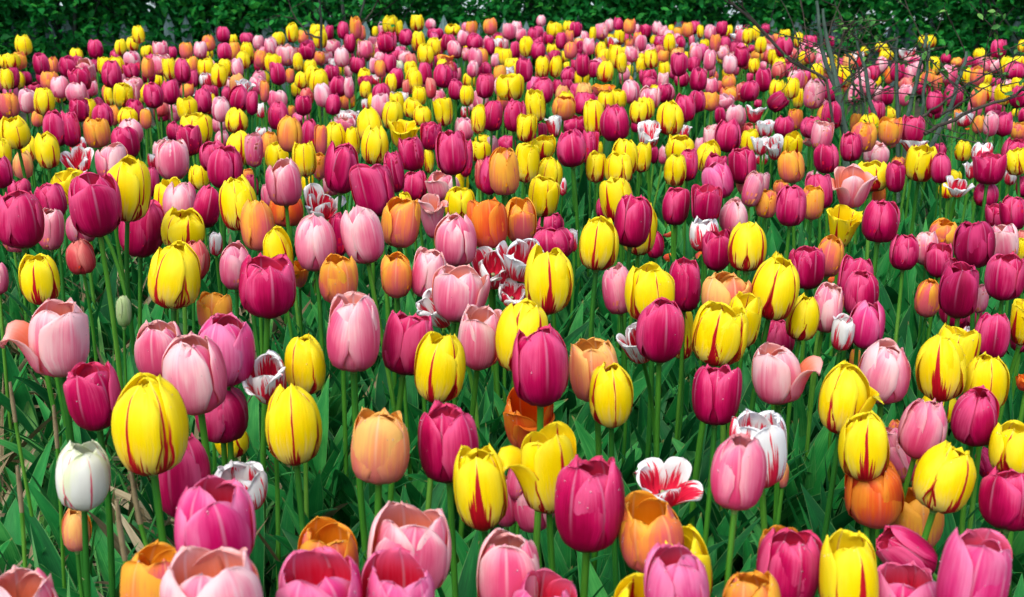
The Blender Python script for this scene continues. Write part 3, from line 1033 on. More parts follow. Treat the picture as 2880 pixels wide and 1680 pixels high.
m 2245 590 2430 795 o.3
m 2395 465 2560 700 o.4
m 2300 510 2390 620 o.3
w 2280 815 2490 1010 o1
m 1990 845 2110 1020 o.3
s 2100 830 2290 1040 o.4
m 2380 770 2460 860 o.5
w 2400 980 2600 1150 o.9
c 2250 1005 2460 1150 o.5
w 1600 1015 1770 1190 o.9
T 2160 60 3.5
d 0 690 180 900 o.6 t50
y 12 580 160 780 o.3
y 245 660 355 860 o.3
s 345 583 555 870 o.3 #pink tulip standing tall just left of the bare shrub's trunk, upper right
s 190 480 350 690 o.4
s 340 490 445 620 o.3
m 155 405 280 560 o.5
y 45 370 170 540 o.3
m 60 150 245 360 o.3
y 255 115 345 260 o.3
m 345 140 480 270 o.5
o 40 125 140 220 o.3
m 550 150 655 270 o.4
y 420 410 550 600 o.3
s 465 300 590 500 o.3
m 550 550 720 800 o.3
m 530 795 722 1075 o.3
o 470 830 690 1070 o.4
o 200 860 345 1080 o.5
m 50 935 260 1150 o.3
m 325 940 550 1160 o.4
o 810 910 930 1100 o.4
y 1080 850 1258 1000 o.2
y 1010 530 1110 660 o.3
m 1110 640 1245 830 o.3
s 1280 625 1420 840 o.3
s 1345 430 1460 610 o.3
m 1200 400 1350 600 o.3
r 1150 470 1230 620 o.2
s 1030 640 1130 800 o.3
s 790 630 910 830 o.3
y 670 430 830 660 o.4
m 640 360 760 480 o.3
y 1475 138 1650 270 o.5 #yellow tulip rising above the bare shrub against the dark hedge, upper right
y 1585 350 1690 530 o.3
m 1700 320 1800 420 o.3
o 1800 360 1910 450 o.3
y 2020 270 2150 380 o.3
m 2192 180 2348 375 o.3 #magenta tulip rising alone against the hedge, far upper right
y 2455 185 2560 310 o.3
m 1915 350 2030 480 o.3
m 2020 350 2120 470 o.3
s 2080 360 2290 520 o.7
y 2290 350 2430 530 o.4
y 2400 350 2540 450 o.3
m 2330 405 2540 580 o.4
s 1700 430 1860 620 o.3
m 1730 515 1890 670 o.3
o 1630 530 1710 700 o.3
y 1495 515 1620 660 o.3
m 1460 590 1610 740 o.3
m 1560 690 1720 920 o.3
m 1740 620 1920 860 o.3
y 1900 460 2000 640 o.3
o 1990 455 2130 640 o.3
y 2100 500 2200 640 o.3
o 1985 650 2155 870 o.3
y 2060 615 2200 800 o.3
s 2190 640 2270 800 o.3
y 2233 620 2400 830 o.4
m 2385 640 2560 860 o.3
m 2135 800 2330 960 o.3
y 2400 860 2465 950 o.3
m 2465 845 2560 1010 o.3
o 2010 930 2130 1110 o.2
s 2120 905 2270 1140 o.4
m 2230 910 2410 1140 o.3
o 2390 1000 2560 1170 o.4
w 1855 890 2010 1045 o.6
s 1765 960 1830 1080 o.2
o 1810 870 1910 970 o.3
m 2180 560 2300 670 o.3
s 2290 570 2460 690 o.4
o 1280 565 1415 670 o.3
y 910 250 990 340 o.3
y 1050 210 1180 310 o.4
y 1090 280 1240 400 o.5
w 1280 260 1450 380 o.8
s 1340 330 1500 440 o.5
y 1040 430 1200 540 o.4
m 1380 360 1500 490 o.4
o 730 320 850 440 o.3
"""
# ---------------------------------------------------------------- the record of every bloom: kind, box in photo pixels, openness, tilt
BL = []
x0 = y0 = 0.0; sc = 1.0
for ln in DATA.strip().splitlines():
    note = None
    if '#' in ln: ln, note = ln.split('#')
    q = ln.split()
    if q[0] == 'T': x0, y0, sc = map(float, q[1:4]); continue
    a, b, c, d = (float(t) for t in q[1:5]); op, ti, zf = .3, 0.0, 1.0
    for t in q[5:]:
        if t[0] == 'o': op = float(t[1:])
        if t[0] == 't': ti = float(t[1:])
        if t[0] == 'z': zf = float(t[1:])
    BL.append(dict(k=q[0], x=x0 + (a + c) / 2 / sc, y=y0 + (b + d) / 2 / sc, w=(c - a) / sc, h=(d - b) / sc, o=op, t=ti, zf=zf, note=note))
KIND_H = dict(a=.066, y=.077, m=.074, d=.072, s=.074, p=.068, l=.078, o=.066, r=.066, c=.060, w=.062, g=.064, b=.06)
for i, b in enumerate(BL):
    zp = plane_depth(b['y']); s = b['h']
    zs = F * KIND_H[b['k']] / s * math.cos(TH)
    wt = .65 if b['o'] < .75 else .9
    z = zp ** wt * zs ** (1 - wt) * b['zf']; z = min(max(z, zp * .80), zp * 1.22)
    P = px(b['x'], b['y'], z)
    if P[2] < .16: P = px(b['x'], b['y'], plane_depth(b['y'], HC - .16)); z = plane_depth(b['y'], HC - .16)
    e = math.atan2(HC - P[2], P[1]); W = b['w'] * z / F
    top = .42 + .5 * b['o']
    H = (s * z / F * 1.0 - W * min(top, 1) * .55 * math.sin(e)) / math.cos(e)
    H = max(H, W * .62 if b['o'] < .8 else W * .40)
    b.update(z=z, P=P, W=W, H=H, e=e, area=b['w'] * b['h'])
# where two boxes overlap, the bloom whose foot is lower in the picture stands nearer
for _ in range(14):
    for a in BL:
        for b in BL:
            if a is b or abs(a['x'] - b['x']) > (a['w'] + b['w']) * .42 or abs(a['y'] - b['y']) > (a['h'] + b['h']) * .45: continue
            if a['y'] + a['h'] / 2 > b['y'] + b['h'] / 2 + 2 and a['y'] > b['y'] + 2 and a['z'] > b['z'] * .975 and a['zf'] == 1 == b['zf'] and a['h'] > .85 * b['h']:
                m = math.sqrt(a['z'] * b['z']); a['z'] = m * .985; b['z'] = m * 1.012
for b in BL:
    z = b['z']; P = px(b['x'], b['y'], z)
    if P[2] < .16: z = plane_depth(b['y'], HC - .16); P = px(b['x'], b['y'], z)
    e = math.atan2(HC - P[2], P[1]); W = b['w'] * z / F; top = .42 + .5 * b['o']
    H = max((b['h'] * z / F - W * min(top, 1) * .55 * math.sin(e)) / math.cos(e), W * .62 if b['o'] < .8 else W * .40)
    b.update(z=z, P=P, W=W, H=H, e=e)
# how much of each box the frame shows
for b in BL:
    vx = max(0, min(2880, b['x'] + b['w'] / 2) - max(0, b['x'] - b['w'] / 2)); vy = max(0, min(1680, b['y'] + b['h'] / 2) - max(0, b['y'] - b['h'] / 2))
    b['vis'] = vx * vy
order = sorted(range(len(BL)), key=lambda i: -BL[i]['vis'])
IND = order[:300]; REST = order[300:]

# ---------------------------------------------------------------- labels
CN = dict(a='peach', y='yellow', m='magenta', d='wine', s='pale pink', p='pink', l='rose', o='orange', r='red orange', c='coral', w='white', g='greenish', b='green')
XN = ['far left', 'left', 'left of centre', 'centre', 'right of centre', 'right', 'far right']
YN = ['far rows', 'upper rows', 'upper middle', 'middle', 'lower middle', 'front rows']
YB = [150, 300, 520, 820, 1200, 9999]
BIG = [i for i in order if BL[i]['vis'] > 900]
def nb(i, dx, dy):
    """nearest well visible neighbour to one side in the picture"""
    a = BL[i]; best = None
    for j in BIG:
        if j == i: continue
        c = BL[j]; X = (c['x'] - a['x']) / a['w']; Y = (c['y'] - a['y']) / a['h']
        if dx: ok = X * dx > .35 and abs(Y) < .55 and abs(X) < 2.2; dd = abs(X) + abs(Y)
        else: ok = Y * dy > .45 and abs(X) < .6 and abs(Y) < 2.0; dd = abs(Y) + abs(X)
        if ok and (best is None or dd < best[0]): best = (dd, j)
    return None if best is None else CN[BL[best[1]]['k']]
def look(b):
    k, o = b['k'], b['o']; r = b['w'] / b['h']; t = b['t']
    if k == 'w': n = 'white tulip with red streaks'
    elif k == 'y': n = 'yellow tulip'
    elif k == 'd': n = 'dark wine tulip'
    else: n = CN[k] + ' tulip'
    a = 'splayed' if o >= .8 else 'loosely open' if o >= .5 else 'closed' if o <= .12 else 'upright' if o <= .25 else 'cupped'
    return a + ' ' + n
def an(s): return ('an ' if s[0] in 'aeiou' else 'a ') + s
FE = {}
for i in BIG:
    b = BL[i]; xi = min(6, int(b['x'] / 2880 * 7)); xi = max(0, xi); yi = next(k for k, t in enumerate(YB) if b['y'] < t)
    L, Rr, U, D = nb(i, -1, 0), nb(i, 1, 0), nb(i, 0, -1), nb(i, 0, 1)
    FE[i] = dict(look=look(b), L=L, R=Rr, U=U, D=D, x=XN[xi], y=YN[yi])
def cands(f):
    def side():
        if f['L'] and f['R']:
            if f['L'] == f['R']: return ' between two %s ones' % f['L'], ('LR',)
            return ' between %s and %s ones' % (f['L'], f['R']), ('LR',)
        if f['L']: return ' right of %s one' % an(f['L']), ('L0',)
        if f['R']: return ' left of %s one' % an(f['R']), ('0R',)
        return ' standing clear', ('no',)
    s, _ = side(); lr = (f['L'], f['R'])
    up = (' below %s one' % an(f['U'])) if f['U'] else ''
    dn = (' above %s one' % an(f['D'])) if f['D'] else ''
    place = ', %s, %s' % (f['y'], f['x'])
    yield f['look'] + s + place, (f['look'], lr, f['y'], f['x'])
    if dn: yield f['look'] + dn + s + place, (f['look'], lr, f['D'], f['y'], f['x'])
    if up: yield f['look'] + up + s + place, (f['look'], lr, f['U'], f['y'], f['x'])
    if up and dn: yield f['look'] + up + dn + s + place, (f['look'], lr, f['U'], f['D'], f['y'], f['x'])
keys = {}
for i in BIG:
    for lv, (tx, ky) in enumerate(cands(FE[i])): keys.setdefault((lv if lv else 0, ky), []).append(i)
ORD = ['', 'second', 'third', 'fourth', 'fifth', 'sixth', 'seventh', 'eighth', 'ninth', 'tenth', 'eleventh', 'twelfth']
LABEL = {}
for i in IND:
    b = BL[i]
    if b['note']: LABEL[i] = b['note'].strip(); continue
    got = None
    for lv, (tx, ky) in enumerate(cands(FE[i])):
        if len(keys[(lv, ky)]) == 1 and len(tx.split()) <= 16: got = tx; break
    if got is None:                     # same kind in the same part of the picture: count them from the left
        f = FE[i]
        same = sorted([j for j in BIG if (FE[j]['y'], FE[j]['x']) == (f['y'], f['x']) and FE[j]['look'] == f['look']], key=lambda j: BL[j]['x'])
        n = same.index(i)
        got = '%s, %s, %s, %s' % (f['look'], 'leftmost such' if n == 0 else ORD[min(n, 11)] + ' such from left', f['y'], f['x'])
    LABEL[i] = got
_seen = {}
for i in IND:
    if LABEL[i] in _seen: print('DUPLABEL', LABEL[i])
    _seen[LABEL[i]] = 1
for i in IND:
    if len(LABEL[i].split()) > 16: print('LONG', LABEL[i])
print('labels', len(LABEL), 'max words', max(len(s.split()) for s in LABEL.values()))

# ---------------------------------------------------------------- ground
def groundz(x, y):
    e = 7.6 - 0.16 * x * x * .6
    t = np.clip((y - e) / 1.2, 0, 1); return -0.5 * t * t * (3 - 2 * t)
gy = np.concatenate([np.linspace(-3, 12, 90), np.linspace(12.5, 120, 30)]); gx = np.concatenate([np.linspace(-60, -8.5, 14), np.linspace(-8, 8, 80), np.linspace(8.5, 60, 14)])
GX, GY = np.meshgrid(gx, gy); GZ = groundz(GX, GY) + .012 * np.sin(GX * 7.1 + GY * 2) * np.sin(GY * 5.3)
Vg = np.stack([GX, GY, GZ], -1).reshape(-1, 3)
me = mesh('ground', Vg, gridq(len(gy), len(gx)), mats=[M['soil']]); tag(link('ground', me), kind='structure')
me = mesh('path', np.array([(-40, 17.5, -.49), (40, 17.5, -.49), (40, 40, -.49), (-40, 40, -.49)]), np.array([(0, 1, 2, 3)]), mats=[M['path']], smooth=False)
tag(link('path', me), kind='structure')

# ---------------------------------------------------------------- individual tulips
def stem_pts(foot, base, axis, n=9):
    L = max(.05, base[2] - foot[2])
    return bez(foot, foot + np.array((0, 0, L * .4)), base - axis * L * .35, base, n)
FEET = []
def tulip(i, rank):
    b = BL[i]; rng = np.random.default_rng(1000 + i)
    tz = math.radians(b['t']) + rng.normal(0, .07); tx = rng.normal(.0, .07) + ((.5 if b['k'] == 'w' else .25) if b['o'] >= .8 else 0)
    Rm = Matrix.Rotation(tz, 3, 'Y') @ Matrix.Rotation(tx, 3, 'X'); ax = np.array(Rm @ Vector((0, 0, 1)))
    W, H, o = b['W'], b['H'], b['o']
    if not b['note'] and .15 < o < .7: o = float(np.clip(o + rng.normal(-.05, .13), .05, .65))
    if b['note'] and .2 < o < .75: o *= .9
    r_, _ = prof(o); R = W / 2 / max(r_)
    base = b['P'] - ax * H * .5
    fz = .0
    foot = np.array((base[0] + rng.normal(0, .012) - math.tan(tz) * base[2] * .25, base[1] + rng.normal(0, .012), fz))
    FEET.append(foot)
    root = bpy.data.objects.new('tulip', None); root.empty_display_size = .05; COL.objects.link(root); root.location = foot
    tag(root, LABEL[i], 'tulip', 'tulips flowering in the bed')
    pts = stem_pts(foot, base, ax) - foot
    sr = min(.0042, max(.0024, W * .058))
    v, q, uv, rd, _ = tube(pts, np.linspace(sr * 1.15, sr, len(pts)), 8, rng.uniform())
    link('stem', mesh('stem', v, q, uv, dict(rnd=rd), [M['stem']]), root)
    near = rank < 190
    # bloom: receptacle with pistil and stamens, petals under it
    parts = [lathe([(sr * .9, -.004 - H * .01), (sr * 1.5, 0), (R * .24, H * .015), (R * .20, H * .05), (R * .09, H * .09), (R * .10, H * .40), (R * .15, H * .43), (R * .05, H * .46), (0.0001, H * .46)], 9, .6)]
    for k in range(6):
        a = k * math.pi / 3 + .3; c = np.array((math.cos(a), math.sin(a), 0))
        p = tube(np.array([c * R * .12 + (0, 0, H * .06), c * R * .2 + (0, 0, H * .25), c * R * .26 + (0, 0, H * .40)]), [R * .02, R * .045, R * .03], 5)
        parts.append((*p, 1))
    full = near
    PM = b['k']
    if near: nu, nv = (13, 15) if rank < 110 else (9, 11)
    else: nu, nv = 7, 9
    bent = None
    if b['note'] and ('bent' in b['note'] or 'hanging left' in b['note']): bent = .9
    th0 = None
    if b['k'] == 'y': th0 = -math.pi / 2 + rng.normal(0, .30 if b['note'] else 1.0)
    if bent:
        th0 = math.radians(195) if ('left' in b['note'] and 'bent out to the right' not in b['note']) else math.radians(-15)
    RUF[0] = 2.0 if b['k'] == 'w' else 1.0
    P6 = bloom_petals(R, H, o, rng, nu, nv, True, th0, bent)
    me_mats = [M['b'], M['stamen']]
    V, Q, U, Rr, I, MI = cat(parts if full else parts + [(*p, 2) for p in P6])
    bl = link('bloom', mesh('bloom', V, Q, U, dict(rnd=Rr, inner=I), me_mats + [M[PM]], MI), root)
    bl.location = Vector(base - foot); bl.rotation_euler = Rm.to_euler()
    if full:
        for p in P6:
            if rank < 130:
                nd = rng.integers(0, 4) if b['k'] in 'ywg' else rng.integers(2, 11)
                D = [(*p, 0)] + dew(p, nu, nv, rng, nd, .0008)
                v, q, uv, rd, ii, mi = cat(D); link('petal', mesh('petal', v, q, uv, dict(rnd=rd, inner=ii), [M[PM], M['dew']], mi), bl); continue
            link('petal', mesh('petal', p[0], p[1], p[2], dict(rnd=p[3], inner=p[4]), [M[PM]]), bl)
    # two or three broad leaves from the foot of the stem
    nl = 3 if rank < 110 else 2
    a0 = rng.uniform(0, 6.28)
    for k in range(nl):
        az = np.array([a0 + k * 2.3 + rng.normal(0, .3)])
        L = np.array([rng.uniform(.20, .32) * (1 if k else 1.05)])
        v, q, uv, rd = leaves(np.zeros((1, 3)), L, np.array([rng.uniform(.016, .032)]), az, np.array([rng.uniform(.12, .4)]), np.array([rng.uniform(.1, 1.1)]), np.array([rng.uniform(.2, .6)]),
                              14, 7, np.array([rng.normal(0, .5)]), np.array([rng.uniform(.02, .16)]))
        link('leaf', mesh('leaf', v, q, uv, dict(rnd=rd), [M['leaf']]), root)
for rank, i in enumerate(IND): tulip(i, rank)

# ---------------------------------------------------------------- the rest of the tulips, beyond the 300 nearest, as one mass
MK = list('mldpsorcywgba'); MIX = {k: n + 1 for n, k in enumerate(MK)}
acc = []; allpos = [tuple(f[:2]) for f in FEET]
def far_tulip(k, P, W, H, o, tz, rng, lo=False):
    r_, _ = prof(o); R = W / 2 / max(r_)
    Rm = np.array(Matrix.Rotation(tz, 3, 'Y') @ Matrix.Rotation(rng.normal(0, .06), 3, 'X')); ax = Rm @ np.array((0, 0, 1.0))
    base = P - ax * H * .5; foot = np.array((base[0] + rng.normal(0, .02), base[1] + rng.normal(0, .02), 0.0))
    nu, nv = (5, 7) if lo else (7, 8)
    for p in bloom_petals(R, H, o, rng, nu, nv, o > .45): acc.append((p[0] @ Rm.T + base, p[1], p[2], p[3], p[4], MIX[k]))
    acc.append((*tube(stem_pts(foot, base, ax, 5), .0033, 5, rng.uniform()), 0)); allpos.append((foot[0], foot[1]))
for i in REST:
    b = BL[i]; rng = np.random.default_rng(5000 + i)
    far_tulip(b['k'], b['P'], b['W'], b['H'], b['o'], math.radians(b['t']) + rng.normal(0, .05), rng)
EDX = [-900, 0, 180, 420, 700, 900, 1080, 1500, 1950, 2150, 2400, 2600, 2880, 3700]; EDY = [195, 180, 160, 145, 128, 105, 75, 66, 60, 78, 140, 165, 175, 185]
def back_depth(xp): return plane_depth(np.interp(xp, EDX, EDY))
rng = np.random.default_rng(99); arr = np.array(allpos); nf = 0
KF = list('yyymmmssssoapwlc')
for _ in range(11000):
    z = rng.uniform(2.9, 7.4); xp = rng.uniform(-500, 3380) if _ % 2 else rng.uniform(0, 2880)
    if z > back_depth(xp): continue
    X = z * (xp - 1440) / F; hgt = HC - HB - .03 + rng.normal(0, .018) - (.04 if z < 4.2 else 0)
    Y = z * math.cos(TH) + (HC - hgt - z * math.sin(TH)) * 0
    if xp < -60 or xp > 2940:
        z = rng.uniform(.75, 7.4); xp = rng.choice([rng.uniform(-1300, -150), rng.uniform(3030, 4180)]); X = z * (xp - 1440) / F; Y = z
        if z > back_depth(xp): continue
    d2 = np.min(np.hypot(arr[:, 0] - X, arr[:, 1] - Y)); out = xp < -20 or xp > 2900
    if d2 < (.16 if z < 4.2 else .105): continue
    arr = np.vstack([arr, (X, Y)]); nf += 1
    kk = KF[rng.integers(len(KF))]; W = rng.uniform(.046, .060)
    far_tulip(kk, np.array((X, Y, hgt)), W, W * rng.uniform(1.15, 1.45), rng.uniform(.05, .6) if kk != 'w' else .85, rng.normal(0, .07), rng, True)
print('fill', nf)
V, Q, U, Rr, I, MI = cat(acc)
tag(link('distant_tulips', mesh('distant_tulips', V, Q, U, dict(rnd=Rr, inner=I), [M['stem']] + [M[k] for k in MK], MI)),
    'mass of smaller mixed tulips filling the far part of the bed', 'tulips', None, 'stuff')

# ---------------------------------------------------------------- leaf mass of the bed
def scatter(n, zmin, zmax, pad=250, pw=1.0):
    z = zmin + (zmax - zmin) * rng.uniform(0, 1, n) ** pw; xp = rng.uniform(-pad, 2880 + pad, n)
    X = z * (xp - 1440) / F; Y = z * 1.0
    ok = z < back_depth(xp) + .1; return X[ok], Y[ok], xp[ok], z[ok]
def leafmass(n, zmin, zmax, Lr, Wr, nv, nu, pw=.7, keep=None):
    X, Y, xp, z = scatter(n, zmin, zmax, 600, pw=pw)
    if keep is not None: k = keep(X, Y); X, Y = X[k], Y[k]
    N = len(X); b = np.stack([X, Y, np.full(N, -.005)], -1)
    return leaves(b, rng.uniform(*Lr, N), rng.uniform(*Wr, N), rng.uniform(0, 6.28, N), rng.uniform(.05, .55, N), rng.uniform(.0, 1.5, N) * rng.uniform(.2, 1, N), rng.uniform(.1, .7, N), nv, nu, rng.normal(0, .6, N), rng.uniform(0, .18, N))
bare = lambda X, Y: (rng.uniform(0, 1, len(X)) < np.clip((X / np.maximum(Y, .3) + .26) / .10, .16, 1)) | (Y > 2.7)
v, q, uv, rd = leafmass(6600, .55, 3.2, (.15, .31), (.011, .030), 12, 5, .75, bare)
tag(link('foliage', mesh('foliage', v, q, uv, dict(rnd=rd), [M['leaf']])), 'dense broad green tulip leaves filling the near bed', 'leaves', None, 'stuff')
v, q, uv, rd = leafmass(7500, 3.0, 7.6, (.15, .30), (.012, .028), 7, 3, .8)
tag(link('foliage', mesh('foliage', v, q, uv, dict(rnd=rd), [M['leaf']])), 'green tulip leaves under the far blooms of the bed', 'leaves', None, 'stuff')
def blades(n, reg, Lr, Wr, lean, curl, mat, name, label, base_z=0.0):
    X = rng.uniform(reg[0], reg[1], n); Y = rng.uniform(reg[2], reg[3], n)
    k = X / Y < reg[4]; X, Y = X[k], Y[k]; n = len(X)
    v, q, uv, rd = leaves(np.stack([X, Y, np.full(n, base_z)], -1), rng.uniform(*Lr, n), rng.uniform(*Wr, n), rng.uniform(0, 6.28, n), rng.uniform(*lean, n), rng.uniform(*curl, n), np.full(n, .3), 8, 3, rng.normal(0, .8, n))
    tag(link(name, mesh(name, v, q, uv, dict(rnd=rd), [M[mat]])), label, name.replace('_', ' '), None, 'stuff')
blades(4200, (-1.6, .1, .6, 3.2, -.15), (.10, .30), (.0015, .006), (.1, 1.3), (.3, 1.6), 'grass', 'grass', 'tangled narrow green grass blades at lower left')
blades(2300, (-1.6, .1, .6, 3.2, -.15), (.08, .28), (.002, .009), (.4, 1.5), (0, .5), 'straw', 'straw', 'dry pale straw and dead leaves lying at lower left', .05)
blades(3200, (-2.2, 2.4, .6, 4.5, 9), (.08, .22), (.0015, .004), (.1, 1.0), (.2, 1.4), 'grass', 'grass', 'fine grass blades between the tulip leaves')
blades(230, (-1.6, .1, .7, 2.6, -.14), (.12, .24), (.012, .026), (.5, 1.2), (.2, 1.0), 'young', 'leaves', 'broad pale green leaves sprawling at lower left')
# crinkled weed leaves near the ground
n = 520; X, Y, xp, z = scatter(n, .7, 3.0, 100)
k = len(X); v, q, uv, rd = leaves(np.stack([X, Y, np.full(k, .04)], -1), rng.uniform(.07, .13, k), rng.uniform(.02, .035, k), rng.uniform(0, 6.28, k), rng.uniform(.3, 1.0, k), rng.uniform(.3, 1.0, k), rng.uniform(.0, .3, k), 14, 9, rng.normal(0, .4, k), rng.uniform(.2, .4, k))
tag(link('weeds', mesh('weeds', v, q, uv, dict(rnd=rd), [M['weed']])), 'crinkled dark green weed leaves low between the tulips', 'weeds', None, 'stuff')

# broken dry stalks at lower left
def stalk(x, y, z, yb, label):
    top = px(x, y, z); foot = np.array((top[0] + rng.normal(0, .03), top[1] + rng.normal(0, .02), 0)); 
    P = bez(foot, foot + (0, 0, top[2] * .4), top - np.array((0, 0, top[2] * .3)), top, 15) - foot
    o = bpy.data.objects.new('seedless_stalk', None); COL.objects.link(o); o.location = foot; o.name = 'bare_stalk'
    tag(o, label, 'stalk', 'bare flowerless stalks at lower left')
    a = tube(P[:13], .0024, 7, .95); link('stem', mesh('stem', a[0], a[1], a[2], dict(rnd=a[3]), [M['stem']]), o)
    a = tube(P[12:], [.0025, .0030, .0018], 7, .8); link('dry_tip', mesh('dry_tip', a[0], a[1], a[2], dict(rnd=a[3]), [M['straw']]), o)
stalk(48, 1310, 1.35, 0, 'bare upright stalk with dry tip left of the white green tulip')
stalk(368, 1320, 1.25, 0, 'bare leaning stalk with pale broken tip right of the white green tulip')
stalk(327, 1405, 1.15, 0, 'short bare stalk with dry tip right of the small peach tulip')
stalk(28, 1075, 1.6, 0, 'bare stalk with brown tip at the left edge behind')
stalk(150, 1140, 1.5, 0, 'thick pale bare stalk behind the open pale pink tulip foot')

# ---------------------------------------------------------------- leaf clouds for shrubs
def leafcloud(C, size, rs, fold=.25):
    """small folded leaves (two quads each) at C"""
    N = len(C); a = rs.uniform(0, 6.28, N); el = rs.normal(-.25, .45, N)
    d = np.stack([np.cos(a) * np.cos(el), np.sin(a) * np.cos(el), np.sin(el)], -1)
    r = rs.normal(0, 1, (N, 3)) * .5 + (0, 0, 1.0); s = np.cross(d, r); s /= np.linalg.norm(s, axis=1)[:, None]; nn = np.cross(s, d)
    L = size * rs.uniform(.6, 1.25, N); wd = L * rs.uniform(.24, .34, N)
    rows = []
    for t, wf, dr in ((0, .12, 0), (.3, .9, .02), (.65, .85, -.04), (1.0, .05, -.16)):
        c = C + d * (L * t)[:, None] + nn * (L * dr)[:, None]
        for u in (-1, 0, 1): rows.append(c + s * (wd * wf * u)[:, None] + nn * (wd * wf * abs(u) * fold)[:, None])
    V = np.stack(rows, 1).reshape(-1, 3); Q = (gridq(4, 3)[None] + (np.arange(N) * 12)[:, None, None]).reshape(-1, 4)
    uv = np.tile(np.array([(u, t) for t in (0, .3, .65, 1) for u in (0, .5, 1)]), (N, 1))
    return V, Q, uv, np.repeat(rs.uniform(0, 1, N), 12)
def branchy(p0, p1, r0, rs, n=10, wob=.05):
    p0, p1 = np.asarray(p0, float), np.asarray(p1, float); L = np.linalg.norm(p1 - p0)
    P = p0 + (p1 - p0) * np.linspace(0, 1, n)[:, None]; P[1:-1] += np.cumsum(rs.normal(0, wob * L / n, (n - 2, 3)), 0) * np.sin(np.linspace(0, math.pi, n)[1:-1])[:, None]
    return P
def bush(x, y, rx, ry, h, nleaf, size, mat, label, rs, trunk=True, z0=None, dens_low=.0):
    z0 = groundz(x, y) if z0 is None else z0
    root = bpy.data.objects.new('hedge_shrub', None); COL.objects.link(root); root.location = (x, y, z0)
    tag(root, label, 'shrub', 'hedge shrubs behind the tulip bed')
    tb = []; tips = []
    for k in range(3):
        a = rs.uniform(0, 6.28); f = np.array((math.cos(a) * .08, math.sin(a) * .08, -.02)); t = np.array((rs.normal(0, rx * .35), rs.normal(0, ry * .35), h * rs.uniform(.75, .95)))
        P = branchy(f, t, .03, rs, 12, .12); tb.append(tube(P, np.linspace(.024, .006, 12), 7))
        for m in range(11):
            j = rs.integers(1, 11); e = np.array((rs.uniform(-rx, rx), rs.uniform(-ry, ry), rs.uniform(.05, 1) * h))
            e = P[j] + (e - P[j]) * .75; B = branchy(P[j], e, .01, rs, 8, .15); tb.append(tube(B, np.linspace(.009, .0025, 8), 5)); tips.append(B)
    V, Q, U, Rr, I, MI = cat(tb); link('trunk', mesh('trunk', V, Q, U, dict(rnd=Rr), [M['darkbark']]), root)
    # leaves in sprays round clump centres
    nc = nleaf // 26; cc = np.stack([rs.uniform(-1, 1, nc) * rx, rs.uniform(-1, 1, nc) * ry, dens_low + rs.uniform(0.0, 1, nc) * h], -1)
    T = np.concatenate([b[2:] for b in tips]); pick = T[rs.integers(0, len(T), nc // 2)]; cc[:nc // 2] = pick + rs.normal(0, .05, (nc // 2, 3))
    C = np.repeat(cc, 26, 0) + rs.normal(0, 1, (nc * 26, 3)) * np.array((.085, .07, .045))
    C = C[C[:, 2] > .0]
    v, q, uv, rd = leafcloud(C, size, rs); link('crown', mesh('crown', v, q, uv, dict(rnd=rd), [M[mat]]), root)
rs = np.random.default_rng(31)
HX = [-5.0, -3.95, -2.9, -1.95, -.95, .05, 1.05, 2.1, 3.1, 4.1, 5.2]
NM = ['outermost left', 'second from left', 'third from left', 'fourth from left', 'fifth from left', 'middle', 'sixth from right', 'fourth from right', 'third from right', 'second from right', 'outermost right']
NM[6] = 'fifth from right'
for k, hx in enumerate(HX):
    hy = 8.75 - .035 * hx * hx
    bush(hx, hy, .72, .42, 1.9, 11000, .06, 'hedge', 'dark green leafy hedge shrub, %s in the row behind the bed' % NM[k], rs)
for k in range(7):
    hx = -7.5 + 2.5 * k; hy = 16.0 + rs.uniform(-.5, .5)
    bush(hx, hy, 1.9, .8, 4.2, 12000, .2, 'hedge_far', 'very dark leafy thicket far beyond the fence, %s from left' % ['first', 'second', 'third', 'fourth', 'fifth', 'sixth', 'seventh'][k], rs)

# ---------------------------------------------------------------- picket fence
FY = 8.40
root = bpy.data.objects.new('picket_fence', None); COL.objects.link(root); root.location = (0, FY, -.5)
tag(root, 'low weathered grey wooden picket fence half hidden in the hedge', 'fence')
def picket():
    w_, h_, t_ = .034, .90, .010
    pr = [(-w_, 0), (w_, 0), (w_, h_ - .085), (0, h_), (-w_, h_ - .085)]
    V = [(x, y, z) for y in (-t_, t_) for x, z in pr]
    me = bpy.data.meshes.new('picket'); me.from_pydata(V, [], [(0, 1, 2, 3, 4), (9, 8, 7, 6, 5), (0, 5, 6, 1), (1, 6, 7, 2), (2, 7, 8, 3), (3, 8, 9, 4), (4, 9, 5, 0)])
    me.materials.append(M['wood']); return me
pm = picket()
for k in range(84):
    o = bpy.data.objects.new('picket', pm); COL.objects.link(o); o.parent = root
    o.location = (-5.4 + k * .13 + rs.normal(0, .006), 0, rs.normal(0, .02)); o.rotation_euler = (0, rs.normal(0, .02), 0)
for z in (.25, .68):
    a = fbox(-5.6, 5.6, .013, .045, z, z + .06); link('rail', mesh('rail', a[0], a[1], a[2], dict(rnd=.5), [M['wood']], smooth=False), root)

